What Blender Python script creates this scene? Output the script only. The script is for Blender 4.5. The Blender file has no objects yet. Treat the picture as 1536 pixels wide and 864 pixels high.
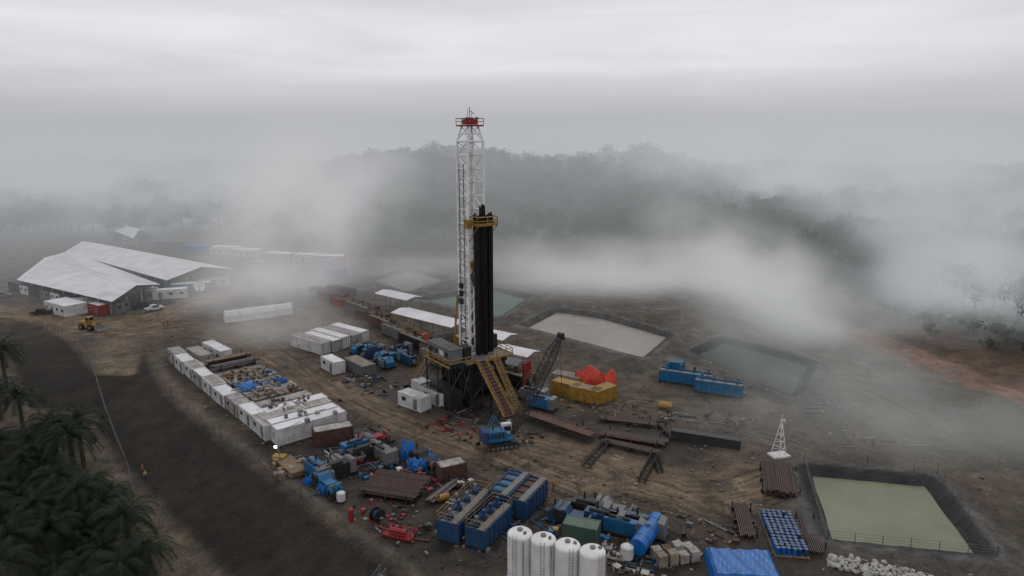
import bpy, math, random
import numpy as np
from mathutils import Vector, Matrix
random.seed(11); rng=np.random.default_rng(11)
sc=bpy.context.scene
sc.view_settings.view_transform='Standard'; sc.view_settings.look='None'; sc.view_settings.exposure=0
R=math.radians
# ---------- site survey: drone at 50 m, pitched 12.6 deg; ground coordinates measured from the photo
TH=R(12.6); FP=1038.0; HC=50.0
def P(x,y,z=0.0):
    a=(x-768)/FP; b=(432-y)/FP
    dy=math.cos(TH)+b*math.sin(TH); dz=-math.sin(TH)+b*math.cos(TH)
    t=(z-HC)/dz
    return Vector((a*t,dy*t,z))
def PY(x,y,Y):
    a=(x-768)/FP; b=(432-y)/FP
    dy=math.cos(TH)+b*math.sin(TH); dz=-math.sin(TH)+b*math.cos(TH)
    t=Y/dy
    return Vector((a*t,Y,HC+dz*t))
UANG=R(-49); VANG=R(41)
U=Vector((math.cos(UANG),math.sin(UANG),0)); V=Vector((math.cos(VANG),math.sin(VANG),0))

# ---------- materials
def N(nt,t,**k):
    n=nt.nodes.new(t)
    for a,b in k.items():
        if hasattr(n,a): setattr(n,a,b)
    return n
def mat(name,col,rough=.6,metal=0,var=.35,scale=.5,rust=0,spec=.4):
    m=bpy.data.materials.new(name); m.use_nodes=True; nt=m.node_tree; L=nt.links
    bs=nt.nodes['Principled BSDF']; bs.inputs['Roughness'].default_value=rough; bs.inputs['Metallic'].default_value=metal
    bs.inputs['Specular IOR Level'].default_value=spec
    g=N(nt,'ShaderNodeNewGeometry')
    n1=N(nt,'ShaderNodeTexNoise'); n1.inputs['Scale'].default_value=scale; n1.inputs['Detail'].default_value=6; n1.inputs['Roughness'].default_value=.65
    L.new(g.outputs['Position'],n1.inputs['Vector'])
    r=N(nt,'ShaderNodeMapRange'); r.inputs[1].default_value=.3; r.inputs[2].default_value=.7
    L.new(n1.outputs[0],r.inputs[0])
    mx=N(nt,'ShaderNodeMix',data_type='RGBA')
    mx.inputs[6].default_value=(*[c*(1-var) for c in col],1); mx.inputs[7].default_value=(*[min(1,c*(1+var*.35)) for c in col],1)
    L.new(r.outputs[0],mx.inputs[0]); out=mx.outputs[2]
    if rust>0:
        n2=N(nt,'ShaderNodeTexNoise'); n2.inputs['Scale'].default_value=scale*2.3; n2.inputs['Detail'].default_value=8; n2.inputs['Roughness'].default_value=.75
        mp=N(nt,'ShaderNodeMapping'); mp.inputs['Scale'].default_value=(1,1,.35); mp.inputs['Location'].default_value=(5,9,2)
        L.new(g.outputs['Position'],mp.inputs[0]); L.new(mp.outputs[0],n2.inputs['Vector'])
        r2=N(nt,'ShaderNodeMapRange'); r2.inputs[1].default_value=.66-rust*.25; r2.inputs[2].default_value=.78-rust*.2; L.new(n2.outputs[0],r2.inputs[0])
        m2=N(nt,'ShaderNodeMix',data_type='RGBA'); m2.inputs[7].default_value=(.10,.06,.04,1)
        L.new(r2.outputs[0],m2.inputs[0]); L.new(out,m2.inputs[6]); out=m2.outputs[2]
    L.new(out,bs.inputs['Base Color'])
    return m
WHITE=mat('white_paint',(.58,.58,.58),.5,rust=.35,var=.35)
WROOF=mat('white_roof',(.70,.70,.72),.5,var=.22,rust=.14,scale=.2)
DWHITE=mat('dirty_white',(.36,.35,.33),.6,rust=.6,var=.45)
MAST=mat('mast_white',(.8,.8,.8),.45,var=.15,scale=.3)
BLUE=mat('blue_paint',(.014,.060,.145),.45,rust=.5,scale=1)
LBLUE=mat('blue_light_paint',(.012,.13,.28),.45,rust=.4,scale=1)
TARP=mat('blue_tarp',(.004,.12,.40),.4,var=.4,scale=.8)
OTARP=mat('orange_tarp',(.58,.06,.035),.5,var=.3)
YEL=mat('yellow_paint',(.34,.205,.035),.5,rust=.6,scale=1)
RED=mat('red_paint',(.27,.02,.022),.5,rust=.45)
RUST=mat('rust_steel',(.095,.048,.036),.75,var=.5,scale=1.2)
PIPE=mat('pipe_steel',(.072,.044,.036),.6,var=.5,scale=1.0)
DARK=mat('dark_steel',(.022,.021,.021),.55,var=.5,scale=1,rust=.2)
BLK=mat('drill_pipe_black',(.012,.010,.009),.5,var=.4,scale=1)
GREY=mat('grey_steel',(.15,.155,.16),.55,rust=.45,scale=.8)
GRN=mat('green_paint',(.06,.12,.085),.5,rust=.45)
WOOD=mat('timber',(.22,.16,.10),.8,var=.5,scale=2)
TAN=mat('tan_dirty',(.26,.22,.17),.8,var=.5,scale=1)
GLASS=mat('window_glass',(.02,.03,.035),.12,var=.2)
RUB=mat('rubber',(.02,.02,.02),.8,var=.3)
BAG=mat('bag_white',(.40,.40,.37),.8,var=.5,scale=2)
TRUNK=mat('bark',(.09,.07,.05),.9,var=.4,scale=2)
def leafmat(name,a,b,sc_=.5):
    m=mat(name,a,.7,var=.0,spec=.2,scale=sc_); nt=m.node_tree
    mx=[n for n in nt.nodes if n.type=='MIX'][0]; mx.inputs[6].default_value=(*a,1); mx.inputs[7].default_value=(*b,1)
    return m
LEAF=leafmat('foliage',(.011,.027,.013),(.036,.066,.030),.15)
PALML=leafmat('palm_foliage',(.005,.011,.005),(.018,.032,.013),.4)
SCRUB=leafmat('scrub_foliage',(.028,.038,.017),(.070,.070,.037))
LAMPM=bpy.data.materials.new('lit_lamp'); LAMPM.use_nodes=True
_b=LAMPM.node_tree.nodes['Principled BSDF']; _b.inputs['Emission Color'].default_value=(1,.8,.5,1); _b.inputs['Emission Strength'].default_value=14

# ---------- mesh builder
class MB:
    def __init__(s): s.v=[];s.f=[];s.m=[];s.mats=[]
    def mi(s,m):
        if m not in s.mats: s.mats.append(m)
        return s.mats.index(m)
    def add(s,vs,fs,m):
        o=len(s.v); s.v+= [tuple(v) for v in vs]; k=s.mi(m)
        for f in fs: s.f.append(tuple(o+i for i in f)); s.m.append(k)
    def box(s,c,d,m,rz=0,ry=0,rx=0):
        h=[x/2 for x in d]
        vs=[Vector((x*h[0],y*h[1],z*h[2])) for z in(-1,1) for y in(-1,1) for x in(-1,1)]
        if rz or ry or rx:
            M=Matrix.Rotation(rz,3,'Z')@Matrix.Rotation(ry,3,'Y')@Matrix.Rotation(rx,3,'X'); vs=[M@v for v in vs]
        c=Vector(c); s.add([v+c for v in vs],[(0,2,3,1),(4,5,7,6),(0,1,5,4),(2,6,7,3),(0,4,6,2),(1,3,7,5)],m)
    def cyl(s,p,q,r,m,n=8,r2=None):
        p=Vector(p);q=Vector(q); r2=r if r2 is None else r2
        d=(q-p)
        if d.length<1e-6: return
        d.normalize(); a=d.orthogonal().normalized(); b=d.cross(a)
        vs=[]
        for c,rr in((p,r),(q,r2)):
            for i in range(n):
                t=2*math.pi*(i+.5)/n; vs.append(c+a*math.cos(t)*rr+b*math.sin(t)*rr)
        fs=[(i,(i+1)%n,n+(i+1)%n,n+i) for i in range(n)]
        fs+= [tuple(reversed(range(n))),tuple(range(n,2*n))]
        s.add(vs,fs,m)
    def bm(s,p,q,w,m): s.cyl(p,q,w*.707,m,4)
    def ext(s,prof,y0,y1,m):
        n=len(prof); vs=[(x,y0,z) for x,z in prof]+[(x,y1,z) for x,z in prof]
        fs=[(i,(i+1)%n,n+(i+1)%n,n+i) for i in range(n)]+[tuple(reversed(range(n))),tuple(range(n,2*n))]
        s.add(vs,fs,m)
    def dome(s,c,r,h,m,n=14,k=4):
        vs=[];fs=[]
        for j in range(k):
            t=j/k*math.pi/2
            for i in range(n):
                a=2*math.pi*i/n; vs.append((c[0]+r*math.cos(t)*math.cos(a),c[1]+r*math.cos(t)*math.sin(a),c[2]+h*math.sin(t)))
        vs.append((c[0],c[1],c[2]+h))
        for j in range(k-1):
            for i in range(n): fs.append((j*n+i,j*n+(i+1)%n,(j+1)*n+(i+1)%n,(j+1)*n+i))
        for i in range(n): fs.append(((k-1)*n+i,(k-1)*n+(i+1)%n,len(vs)-1))
        s.add(vs,fs,m)
    def rail(s,p,q,m,h=1.1,w=.06):
        p=Vector(p);q=Vector(q);L=(q-p).length;n=max(1,int(L/1.8)); z=Vector((0,0,1))
        for i in range(n+1):
            a=p.lerp(q,i/n); s.bm(a,a+z*h,w,m)
        s.bm(p+z*h,q+z*h,w,m); s.bm(p+z*h*.5,q+z*h*.5,w*.8,m)
    def build(s,name,loc=(0,0,0),rz=0,parent=None,smooth=False):
        me=bpy.data.meshes.new(name); me.from_pydata(s.v,[],s.f)
        for m in s.mats: me.materials.append(m)
        me.polygons.foreach_set('material_index',s.m)
        if smooth: me.polygons.foreach_set('use_smooth',[True]*len(s.f))
        me.update()
        o=bpy.data.objects.new(name,me); sc.collection.objects.link(o); o.location=loc; o.rotation_euler=(0,0,rz)
        if parent: o.parent=parent
        return o
def inst(o,name,loc,rz=0,s=1):
    k=bpy.data.objects.new(name,o.data); sc.collection.objects.link(k); k.location=loc; k.rotation_euler=(0,0,rz); k.scale=(s,s,s); return k
def empty(name,loc,rz=0):
    e=bpy.data.objects.new(name,None); sc.collection.objects.link(e); e.location=loc; e.rotation_euler=(0,0,rz); return e

# ---------- terrain
def poly(pts,z=0): return np.array([[*P(x,y,z)[:2]] for x,y in pts])
PAD=np.vstack([poly([(215,518),(255,590),(330,655),(450,745),(600,855)]),
   np.array([[-2,56],[10,40],[110,35],[125,80]]),
   poly([(1530,590),(1200,450),(1000,405),(800,392),(500,375),(280,360),(0,372)]),
   np.array([[-300,290],[-300,190]]), poly([(-40,466),(60,486),(110,515),(150,560),(196,560)])])
def sdf(pl,X,Y):
    n=len(pl); d=np.full(X.shape,1e9); ins=np.zeros(X.shape,bool)
    for i in range(n):
        ax,ay=pl[i]; bx,by=pl[(i+1)%n]; ex,ey=bx-ax,by-ay
        t=np.clip(((X-ax)*ex+(Y-ay)*ey)/(ex*ex+ey*ey+1e-9),0,1)
        d=np.minimum(d,np.hypot(X-ax-t*ex,Y-ay-t*ey))
        c=((ay>Y)!=(by>Y)); xi=ex*(Y-ay)/(ey if abs(ey)>1e-9 else 1e-9)+ax
        ins^=(c&(X<xi))
    return np.where(ins,-d,d)
def pld(pts,X,Y,full=False):
    d=np.full(X.shape,1e9); S=np.zeros(X.shape); G=np.zeros(X.shape); s0=0
    for (ax,ay),(bx,by) in zip(pts[:-1],pts[1:]):
        ex,ey=bx-ax,by-ay; le=math.hypot(ex,ey); t=np.clip(((X-ax)*ex+(Y-ay)*ey)/(ex*ex+ey*ey+1e-9),0,1)
        dn=np.hypot(X-ax-t*ex,Y-ay-t*ey); k=dn<d
        if full: S=np.where(k,s0+t*le,S); G=np.where(k,np.sign(ex*(Y-ay)-ey*(X-ax)),G)
        d=np.minimum(d,dn); s0+=le
    return (d,d*G,S) if full else d
def smooth(pts,k=3):
    for _ in range(k):
        o=[pts[0]]
        for a,b in zip(pts[:-1],pts[1:]): o+= [(a[0]*.75+b[0]*.25,a[1]*.75+b[1]*.25),(a[0]*.25+b[0]*.75,a[1]*.25+b[1]*.75)]
        o.append(pts[-1]); pts=o
    return pts
def ss(x,a,b):
    t=np.clip((x-a)/(b-a),0,1); return t*t*(3-2*t)
_ph=rng.uniform(0,6.28,(24,)); _an=rng.uniform(0,6.28,(24,))
def fbm(X,Y,L):
    o=0;amp=1;tot=0
    for k in range(4):
        for j in range(3):
            a=_an[k*3+j]; w=2*math.pi/(L/2**k)
            o=o+amp*np.sin((X*math.cos(a)+Y*math.sin(a))*w*(1+.17*j)+_ph[k*3+j]+1.3*np.sin(_ph[j]+ (Y*math.cos(a)-X*math.sin(a))*w*.6)); tot+=amp
        amp*=.55
    return o/tot*1.6
PONDS={'g':[(1218,711),(1388,727),(1464,829),(1250,807)],
 'm':[(790,491),(836,467),(900,476),(1000,504),(962,536)],
 't':[(738,434),(790,447),(745,476),(636,450)],
 'f':[(562,420),(612,406),(668,420),(612,438)],
 'r':[(1046,531),(1088,512),(1212,547),(1186,594)]}
PW={k:poly(v) for k,v in PONDS.items()}
def height(X,Y):
    X=np.asarray(X,float);Y=np.asarray(Y,float)
    d=sdf(PAD,X,Y)
    k=np.clip((172-Y)/55,0,1)
    zl=np.interp(d,[0,1,13,19,30,36,60,200],[0,-.1,-3.8,-4.1,-7,-7.3,-13,-24])*k
    zl=zl+np.where(d>20,fbm(X,Y,30)*.5*k,0)
    dd=np.clip(d-12,0,None)
    zh=17*(1-np.exp(-dd/110))*(1-.25*ss(X,60,160))+fbm(X,Y,130)*5*ss(dd,10,120)
    zh=zh+17*np.exp(-((X+42)/70)**2-((Y-420)/60)**2)*ss(dd,5,60)
    zh=zh+12*np.exp(-((X-80)/50)**2-((Y-450)/60)**2)*ss(dd,5,60)
    w=ss(Y,100,170); zr=zh*w+np.clip(ss(dd,0,60)*4,0,9)*(1-w)
    lw=np.where(X<0,1-ss(Y,200,260),0)
    z=zl*lw+zr*(1-lw)
    z=np.where(d<0,0,z)
    z=z+np.where(d<2,fbm(X,Y,14)*.07,0)
    for p in PW.values():
        s=sdf(p,X,Y)
        z=z+np.interp(s,[-2.5,0,1.5,3,5.5],[-2,-.35,.75,.75,0])
    return z
def gz(x,y): return float(height(np.array([x]),np.array([y]))[0])
xs=np.concatenate([-260-np.geomspace(4000,3,34),np.arange(-260,161,.75),160+np.geomspace(3,4000,34)])
ys=np.concatenate([np.linspace(-300,25,8),np.arange(30,345,.75),345+np.geomspace(3,5000,44)])
X,Y=np.meshgrid(xs,ys); Z=height(X,Y)
ny,nx=X.shape
C=np.zeros((ny,nx,4))
TR=np.zeros((ny,nx,3)); TR[...,0]=X*.3; TR[...,1]=Y*.3
def lay(mask,col):
    for i in range(3): C[...,i]=C[...,i]*(1-mask)+col[i]*mask
D=sdf(PAD,X,Y)
nz=fbm(X,Y,25); nz2=fbm(X+90,Y-40,9); nz3=fbm(X-30,Y+20,60)
C[...,3]=1-ss(D,-3,0)
lay(np.ones_like(X),(.080,.062,.045))
lay(ss(nz+nz2*.6,-.1,1.0)*.6,(.130,.100,.070))
lay(ss(nz2-nz*.4,.2,1.1)*.55,(.040,.032,.025))
lay(ss(nz3+nz2*.3,.2,1.0)*.5,(.045,.037,.030))
lay(ss(fbm(X+200,Y+70,34)-nz2*.2,.35,1.0)*.45,(.056,.057,.042))
def pw(pts,z=0): return smooth([tuple(P(x,y,z)[:2]) for x,y in pts])
dmin=np.full(X.shape,1e9)
for pts,w,c,a,tr in [
  ([(120,500),(180,498),(300,455),(420,400),(560,385),(800,400),(1000,415)],6,(.195,.148,.10),.85,1),
  ([(190,500),(300,490),(400,520),(480,575),(560,620),(700,670),(860,740),(1000,790)],6,(.158,.118,.078),.8,1),
  ([(0,466),(90,480),(190,490),(330,440)],5.5,(.19,.14,.09),.9,0),
  ([(170,500),(176,530),(186,580)],4.5,(.14,.108,.073),.9,0),
  ([(800,672),(900,700),(990,740),(1080,745),(1160,720)],6,(.185,.136,.087),.8,1),
  ([(820,790),(880,730),(980,720),(1060,760)],4,(.165,.123,.08),.6,1),
  ([(960,610),(1100,640),(1230,680)],6,(.125,.096,.07),.6,1),
  ([(700,480),(800,460),(1010,530),(1150,610)],3,(.16,.14,.115),.6,0),
  ([(1010,420),(1200,470),(1400,545),(1560,600)],6.5,(.21,.115,.072),.9,0),
  ([(780,400),(1000,440),(1200,500),(1300,560)],4,(.12,.10,.082),.6,0),
  ([(880,420),(1050,470),(1240,560),(1400,640)],5,(.135,.104,.077),.6,1),
  ([(1250,600),(1350,690),(1520,720)],5,(.125,.094,.07),.5,0),
  ([(720,700),(860,760),(990,800)],4,(.105,.08,.057),.5,1)]:
    d_,dsg,S=pld(pw(pts),X,Y,True); dl=d_+nz2*1.6
    lay((1-ss(dl,w*.5,w*1.3))*a,c)
    if not tr: continue
    k=d_<dmin; mk=1-ss(d_+nz2*1.3,w*.5,w*1.15)
    k=k&(mk>0); TR[...,0]=np.where(k,dsg,TR[...,0]); TR[...,1]=np.where(k,S,TR[...,1]); TR[...,2]=np.where(k,mk,TR[...,2]); dmin=np.where(k,d_,dmin)
dl=pld(pw([(460,660),(600,740),(700,800)]),X,Y)+nz*2; lay((1-ss(dl,9,15))*.7,(.034,.029,.024))
dl=pld(pw([(560,540),(700,600)]),X,Y)+nz*2; lay((1-ss(dl,8,14))*.65,(.042,.035,.030))
dl=pld(pw([(820,790),(1000,830),(1200,800)]),X,Y)+nz*2; lay((1-ss(dl,7,12))*.6,(.040,.034,.028))
dl=pld(pw([(720,590),(860,640),(1000,665)]),X,Y)+nz*2; lay((1-ss(dl,5,10))*.65,(.038,.032,.027))
out=ss(D,0,1.5)
leftm=(X<0)&(Y<215)
lay(out*np.where(leftm,0,1)*ss(D+nz*5,3,30),(.028,.036,.019))
lay(out*np.where((X>20)&(Y<260),1,0)*(1-ss(D+nz*4,12,28))*.8,(.115,.070,.047))
e=out*leftm
kk=np.clip((184-Y)/26,0,1)
lay(e,(.078,.060,.041))
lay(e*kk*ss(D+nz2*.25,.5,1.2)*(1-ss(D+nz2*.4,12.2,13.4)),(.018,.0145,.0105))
lay(e*kk*ss(D+nz2*.5,3,5)*(1-ss(D,9,12))*ss(nz2+nz,.1,.8)*.5,(.032,.025,.016))
rd=e*ss(D,12.6,13.6)*(1-ss(D+nz2*.3,18,19.4)); lay(rd*.95,(.082,.065,.046))
for c0 in(14.6,16.2,17.6): lay(rd*np.exp(-((D-c0+nz*.3)/.45)**2)*.6,(.155,.125,.09))
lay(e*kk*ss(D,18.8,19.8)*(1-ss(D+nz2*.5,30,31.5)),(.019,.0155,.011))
lay(e*ss(D+nz2*.6,31,32)*(1-ss(D+nz2*.6,35.5,37)),(.065,.053,.038))
lay(e*ss(D+nz*1.5,37,39),(.009,.012,.007))
lay(e*kk*np.exp(-((D-20.0+nz2*.2)/.5)**2)*.8,(.13,.108,.08))
lay(np.exp(-((D+1.2)/.9)**2)*(X<0)*(Y<150)*.6,(.14,.115,.085))
for key,p in PW.items():
    s=sdf(p,X,Y); lay(ss(6-s+nz2*.4,0,1)*.75,(.085,.078,.066)); lay(ss(3.4-s,0,.6),(.028,.032,.034) if key in'gr' else (.070,.070,.066))
    lay(np.exp(-((s-2.6)/.5)**2)*.6,(.17,.165,.155))
vs=np.stack([X,Y,Z],-1).reshape(-1,3)
idx=np.arange(ny*nx).reshape(ny,nx)
q=np.stack([idx[:-1,:-1],idx[:-1,1:],idx[1:,1:],idx[1:,:-1]],-1).reshape(-1,4)
me=bpy.data.meshes.new('ground'); me.vertices.add(len(vs)); me.vertices.foreach_set('co',vs.ravel())
me.loops.add(q.size); me.loops.foreach_set('vertex_index',q.ravel().astype(np.int32))
me.polygons.add(len(q)); me.polygons.foreach_set('loop_start',(np.arange(len(q))*4).astype(np.int32))
me.update(calc_edges=True); me.validate()
me.polygons.foreach_set('use_smooth',[True]*len(me.polygons))
at=me.color_attributes.new('Col','FLOAT_COLOR','POINT'); at.data.foreach_set('color',C.reshape(-1))
at=me.attributes.new('trk','FLOAT_VECTOR','POINT'); at.data.foreach_set('vector',TR.reshape(-1))
g=bpy.data.objects.new('ground',me); sc.collection.objects.link(g)
m=bpy.data.materials.new('mud_ground'); m.use_nodes=True; nt=m.node_tree; L=nt.links; bs=nt.nodes['Principled BSDF']
a=N(nt,'ShaderNodeAttribute'); a.attribute_name='Col'; geo=N(nt,'ShaderNodeNewGeometry')
tk=N(nt,'ShaderNodeAttribute'); tk.attribute_name='trk'; tsx=N(nt,'ShaderNodeSeparateXYZ'); L.new(tk.outputs['Vector'],tsx.inputs[0])
def noi(scale,det,src=None,dist=0,sx=1,sy=1):
    n=N(nt,'ShaderNodeTexNoise'); n.inputs['Scale'].default_value=scale; n.inputs['Detail'].default_value=det; n.inputs['Roughness'].default_value=.65; n.inputs['Distortion'].default_value=dist
    if src is None: L.new(geo.outputs['Position'],n.inputs['Vector'])
    else:
        mp=N(nt,'ShaderNodeMapping'); mp.inputs['Scale'].default_value=(sx,sy,0); L.new(src,mp.inputs[0]); L.new(mp.outputs[0],n.inputs['Vector'])
    return n
def mr(src,a0,b0,c0,d0):
    r=N(nt,'ShaderNodeMapRange'); 
    for i,v in enumerate((a0,b0,c0,d0)): r.inputs[i+1].default_value=v
    L.new(src,r.inputs[0]); return r.outputs[0]
def mul(x,y,op='MULTIPLY'):
    n=N(nt,'ShaderNodeMath',operation=op); L.new(x,n.inputs[0])
    if isinstance(y,(int,float)): n.inputs[1].default_value=y
    else: L.new(y,n.inputs[1])
    return n.outputs[0]
nA=noi(.35,8,dist=.4); nB=noi(2.2,6); nC=noi(1.0,4,tk.outputs['Vector'],.3,1.25,.06); nE=noi(.09,5,dist=.8); nP=noi(.16,7,dist=.5)
stk=N(nt,'ShaderNodeMix'); stk.inputs[2].default_value=1.0; L.new(tsx.outputs[2],stk.inputs[0]); L.new(mr(nC.outputs[0],.36,.64,.55,1.4),stk.inputs[3])
f=mul(mul(mul(mr(nA.outputs[0],.3,.7,.5,1.5),mr(nB.outputs[0],.3,.7,.66,1.34)),stk.outputs[0]),mr(nE.outputs[0],.35,.65,.68,1.28))
pud=mul(mr(nP.outputs[0],.55,.62,0,1),a.outputs['Alpha'])
f=mul(f,mr(pud,0,1,1,.5))
vm=N(nt,'ShaderNodeVectorMath',operation='SCALE'); L.new(a.outputs['Color'],vm.inputs[0]); L.new(f,vm.inputs['Scale'])
L.new(vm.outputs[0],bs.inputs['Base Color'])
L.new(mr(pud,0,1,.85,.22),bs.inputs['Roughness'])
bs.inputs['Specular IOR Level'].default_value=.3
bp=N(nt,'ShaderNodeBump'); bp.inputs['Strength'].default_value=.85; bp.inputs['Distance'].default_value=.45
L.new(mul(mul(nB.outputs[0],stk.outputs[0],'ADD'),nA.outputs[0],'ADD'),bp.inputs['Height']); L.new(bp.outputs[0],bs.inputs['Normal'])
me.materials.append(m)

# ---------- ponds
def water(name,key,col,rough=.2,spec=.4):
    m=mat(name+'_water',col,rough,var=.28,scale=.09,spec=spec)
    nt_=m.node_tree; nb_=nt_.nodes.new('ShaderNodeTexNoise'); nb_.inputs['Scale'].default_value=1.6; nb_.inputs['Detail'].default_value=3
    g_=nt_.nodes.new('ShaderNodeNewGeometry'); nt_.links.new(g_.outputs['Position'],nb_.inputs['Vector']); b_=nt_.nodes.new('ShaderNodeBump'); b_.inputs['Strength'].default_value=.12; b_.inputs['Distance'].default_value=.05
    nt_.links.new(nb_.outputs[0],b_.inputs['Height']); nt_.links.new(b_.outputs[0],nt_.nodes['Principled BSDF'].inputs['Normal'])
    p=PW[key]; c=p.mean(0); b=MB(); b.add([(*(c+(q-c)*1.07),-.35) for q in p],[tuple(range(len(p)))],m); return b.build(name)
water('mud_pond','g',(.165,.178,.105)); water('mud_pond','m',(.26,.235,.20)); water('mud_pond','t',(.08,.14,.11),.4,.25); water('mud_pond','f',(.17,.15,.125),.4,.25); water('mud_pond','r',(.045,.055,.052),.5,.15)

# ---------- builders
def container(L,W,Hh,m,roof=None,win=False,ac=False):
    b=MB(); roof=roof or m
    b.box((0,0,Hh/2+.1),(L,W,Hh-.12),m)
    for z in(.1,Hh+.02):
        for sy in(-1,1): b.box((0,sy*(W/2),z),(L+.06,.14,.14),m)
        for sx in(-1,1): b.box((sx*(L/2),0,z),(.14,W-.15,.14),m)
    for sx in(-1,1):
        for sy in(-1,1): b.box((sx*L/2,sy*W/2,Hh/2+.06),(.18,.18,Hh+.12),m)
    n=int(L/.55)
    for i in range(n):
        x=-L/2+.4+(L-.8)*i/(n-1)
        if not win:
            for sy in(-1,1): b.box((x,sy*(W/2+.02),Hh/2+.1),(.2,.07,Hh-.4),m)
        b.box((x,0,Hh+.05),(.16,W-.35,.07),roof)
    b.box((0,0,Hh+.045),(L-.3,W-.3,.03),roof)
    if win:
        k=max(1,int(L/3))
        for sy in(-1,1):
            for i in range(k):
                x=-L/2+L*(i+.5)/k
                if i%3==1 and sy<0: b.box((x,sy*(W/2+.03),1.15),(.9,.06,2.0),GREY)
                else:
                    b.box((x,sy*(W/2+.02),1.65),(1.2,.07,.9),WHITE); b.box((x,sy*(W/2+.045),1.65),(1.05,.06,.75),GLASS)
    else:
        for y in(-.8,-.3,.3,.8): b.cyl((L/2+.06,y,.2),(L/2+.06,y,Hh-.1),.035,GREY,5)
    if ac:
        b.box((-L/2-.35,0,1.7),(.6,.9,.6),GREY)
    return b
def clutter(name,loc,rz,sx,sy,n,mats,z0=0,big=1.0):
    b=MB()
    for i in range(n):
        x=random.uniform(-sx/2,sx/2);y=random.uniform(-sy/2,sy/2);m=random.choice(mats);t=random.random();a=random.choice([0,0,math.pi/2,random.uniform(0,3)])
        if t<.45:
            d=(random.uniform(.3,1.4)*big,random.uniform(.3,1)*big,random.uniform(.2,.9)*big); b.box((x,y,z0+d[2]/2),d,m,rz=a)
        elif t<.8:
            l=random.uniform(.8,3)*big; r=random.uniform(.05,.16); v=Vector((math.cos(a),math.sin(a),0))*l; p=Vector((x,y,z0+r)); b.cyl(p-v,p+v,r,m,6)
        elif t<.92:
            r=random.uniform(.25,.5)*big; b.cyl((x,y,z0),(x,y,z0+random.uniform(.4,1.1)*big),r,m,10)
        else:
            l=random.uniform(.6,1.3)*big; b.box((x,y,z0+.9),(l,l,.06),m,rz=a)
            for q in(-1,1):
                for w in(-1,1):
                    b.bm((x+q*l*.4,y+w*l*.4,z0),(x+q*l*.4,y+w*l*.4,z0+.9),.08,m)
    return b.build(name,loc,rz)
def pipestack(L,W,layers,r,m,ends=True):
    b=MB()
    for sx in(-.38,0,.38): b.box((sx*L,0,.25),(.3,W+.6,.5),DARK)
    for k in range(layers):
        n=int(W/(2*r))-k
        for i in range(n):
            y=-W/2+r+i*2*r+k*r; o=random.uniform(-.3,.3); b.cyl((-L/2+o,y,.5+r+k*1.75*r),(L/2+o,y,.5+r+k*1.75*r),r*.95,random.choice([m,m,m,RUST,DARK]),6)
    for sy in(-1,1):
        for sx in(-.38,.38): b.box((sx*L,sy*(W/2+.2),.8),(.15,.15,1.2),DARK)
    return b
def mudtank(L,W,Hh,m,top=GREY,rails=YEL,gear=True):
    b=MB()
    b.box((0,0,.15),(L+.3,W*.9,.3),DARK)
    for sy in(-1,1): b.box((0,sy*(W/2-.06),Hh/2+.3),(L,.12,Hh),m)
    for sx in(-1,1): b.box((sx*(L/2-.06),0,Hh/2+.3),(.12,W-.25,Hh),m)
    b.box((0,0,Hh+.05),(L-.25,W-.25,.06),top)
    n=int(L/1.1)
    for i in range(n+1):
        x=-L/2+.1+(L-.2)*i/n
        for sy in(-1,1): b.box((x,sy*(W/2+.04),Hh/2+.3),(.12,.1,Hh-.05),m)
    for i in range(4): b.box((-L/2+L*(i+.5)/4,0,Hh+.2),(.5,W-.2,.12),DARK)
    b.box((0,-W*.28,Hh+.36),(L,.9,.06),GREY)
    if gear:
        for i in range(4):
            x=-L/2+L*(i+.5)/4; b.box((x,.3,Hh+.5),(.7,.7,.5),m); b.cyl((x,.3,Hh+.7),(x,.3,Hh+1.5),.25,random.choice([m,BLUE,GREY]),8)
    b.cyl((-L/2,W/2+.35,1),(L/2,W/2+.35,1),.14,GREY,8)
    if rails:
        z=Hh+.32
        for sy in(-1,1): b.rail((-L/2,sy*W/2,z),(L/2,sy*W/2,z),rails)
        for sx in(-1,1): b.rail((sx*L/2,-W/2,z),(sx*L/2,W/2,z),rails)
        b.bm((L/2+.1,-W*.3,z),(L/2+1.8,-W*.3,0),.12,rails); b.bm((L/2+.1,-W*.3+.8,z),(L/2+1.8,-W*.3+.8,0),.12,rails)
        for i in range(8):
            t=(i+.5)/8; b.box((L/2+.1+1.7*t,-W*.3+.4,z*(1-t)),(.25,.75,.05),GREY)
    return b
def pump(m):
    b=MB()
    for sy in(-1,1): b.box((0,sy*1.1,.2),(7,.25,.4),DARK)
    for x in(-3,-1,1,3): b.box((x,0,.2),(.2,2,.3),DARK)
    b.ext([(-3.2,.4),(-.4,.4),(-.4,1.5),(-.9,2.2),(-2.4,2.2),(-3.2,1.4)],-1,1,m)
    b.box((.6,0,1),(1.8,1.5,1.2),m)
    for y in(-.6,0,.6):
        b.cyl((1.4,y,1.1),(2.9,y,1.1),.26,m,10); b.cyl((2.4,y,.6),(2.4,y,1.8),.2,GREY,8)
    b.cyl((2.4,-.9,1.8),(2.4,.9,1.8),.17,GREY,8); b.dome((2.9,0,1.8),.4,.5,m,10,3)
    b.cyl((-1.7,-1.3,1.5),(-1.7,1.3,1.5),.75,DARK,12); b.box((-1.7,1.4,1.2),(1.5,.5,1.6),GREY)
    b.cyl((-2.6,0,2.1),(-2.6,0,3.0),.12,DARK,6)
    return b
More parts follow.
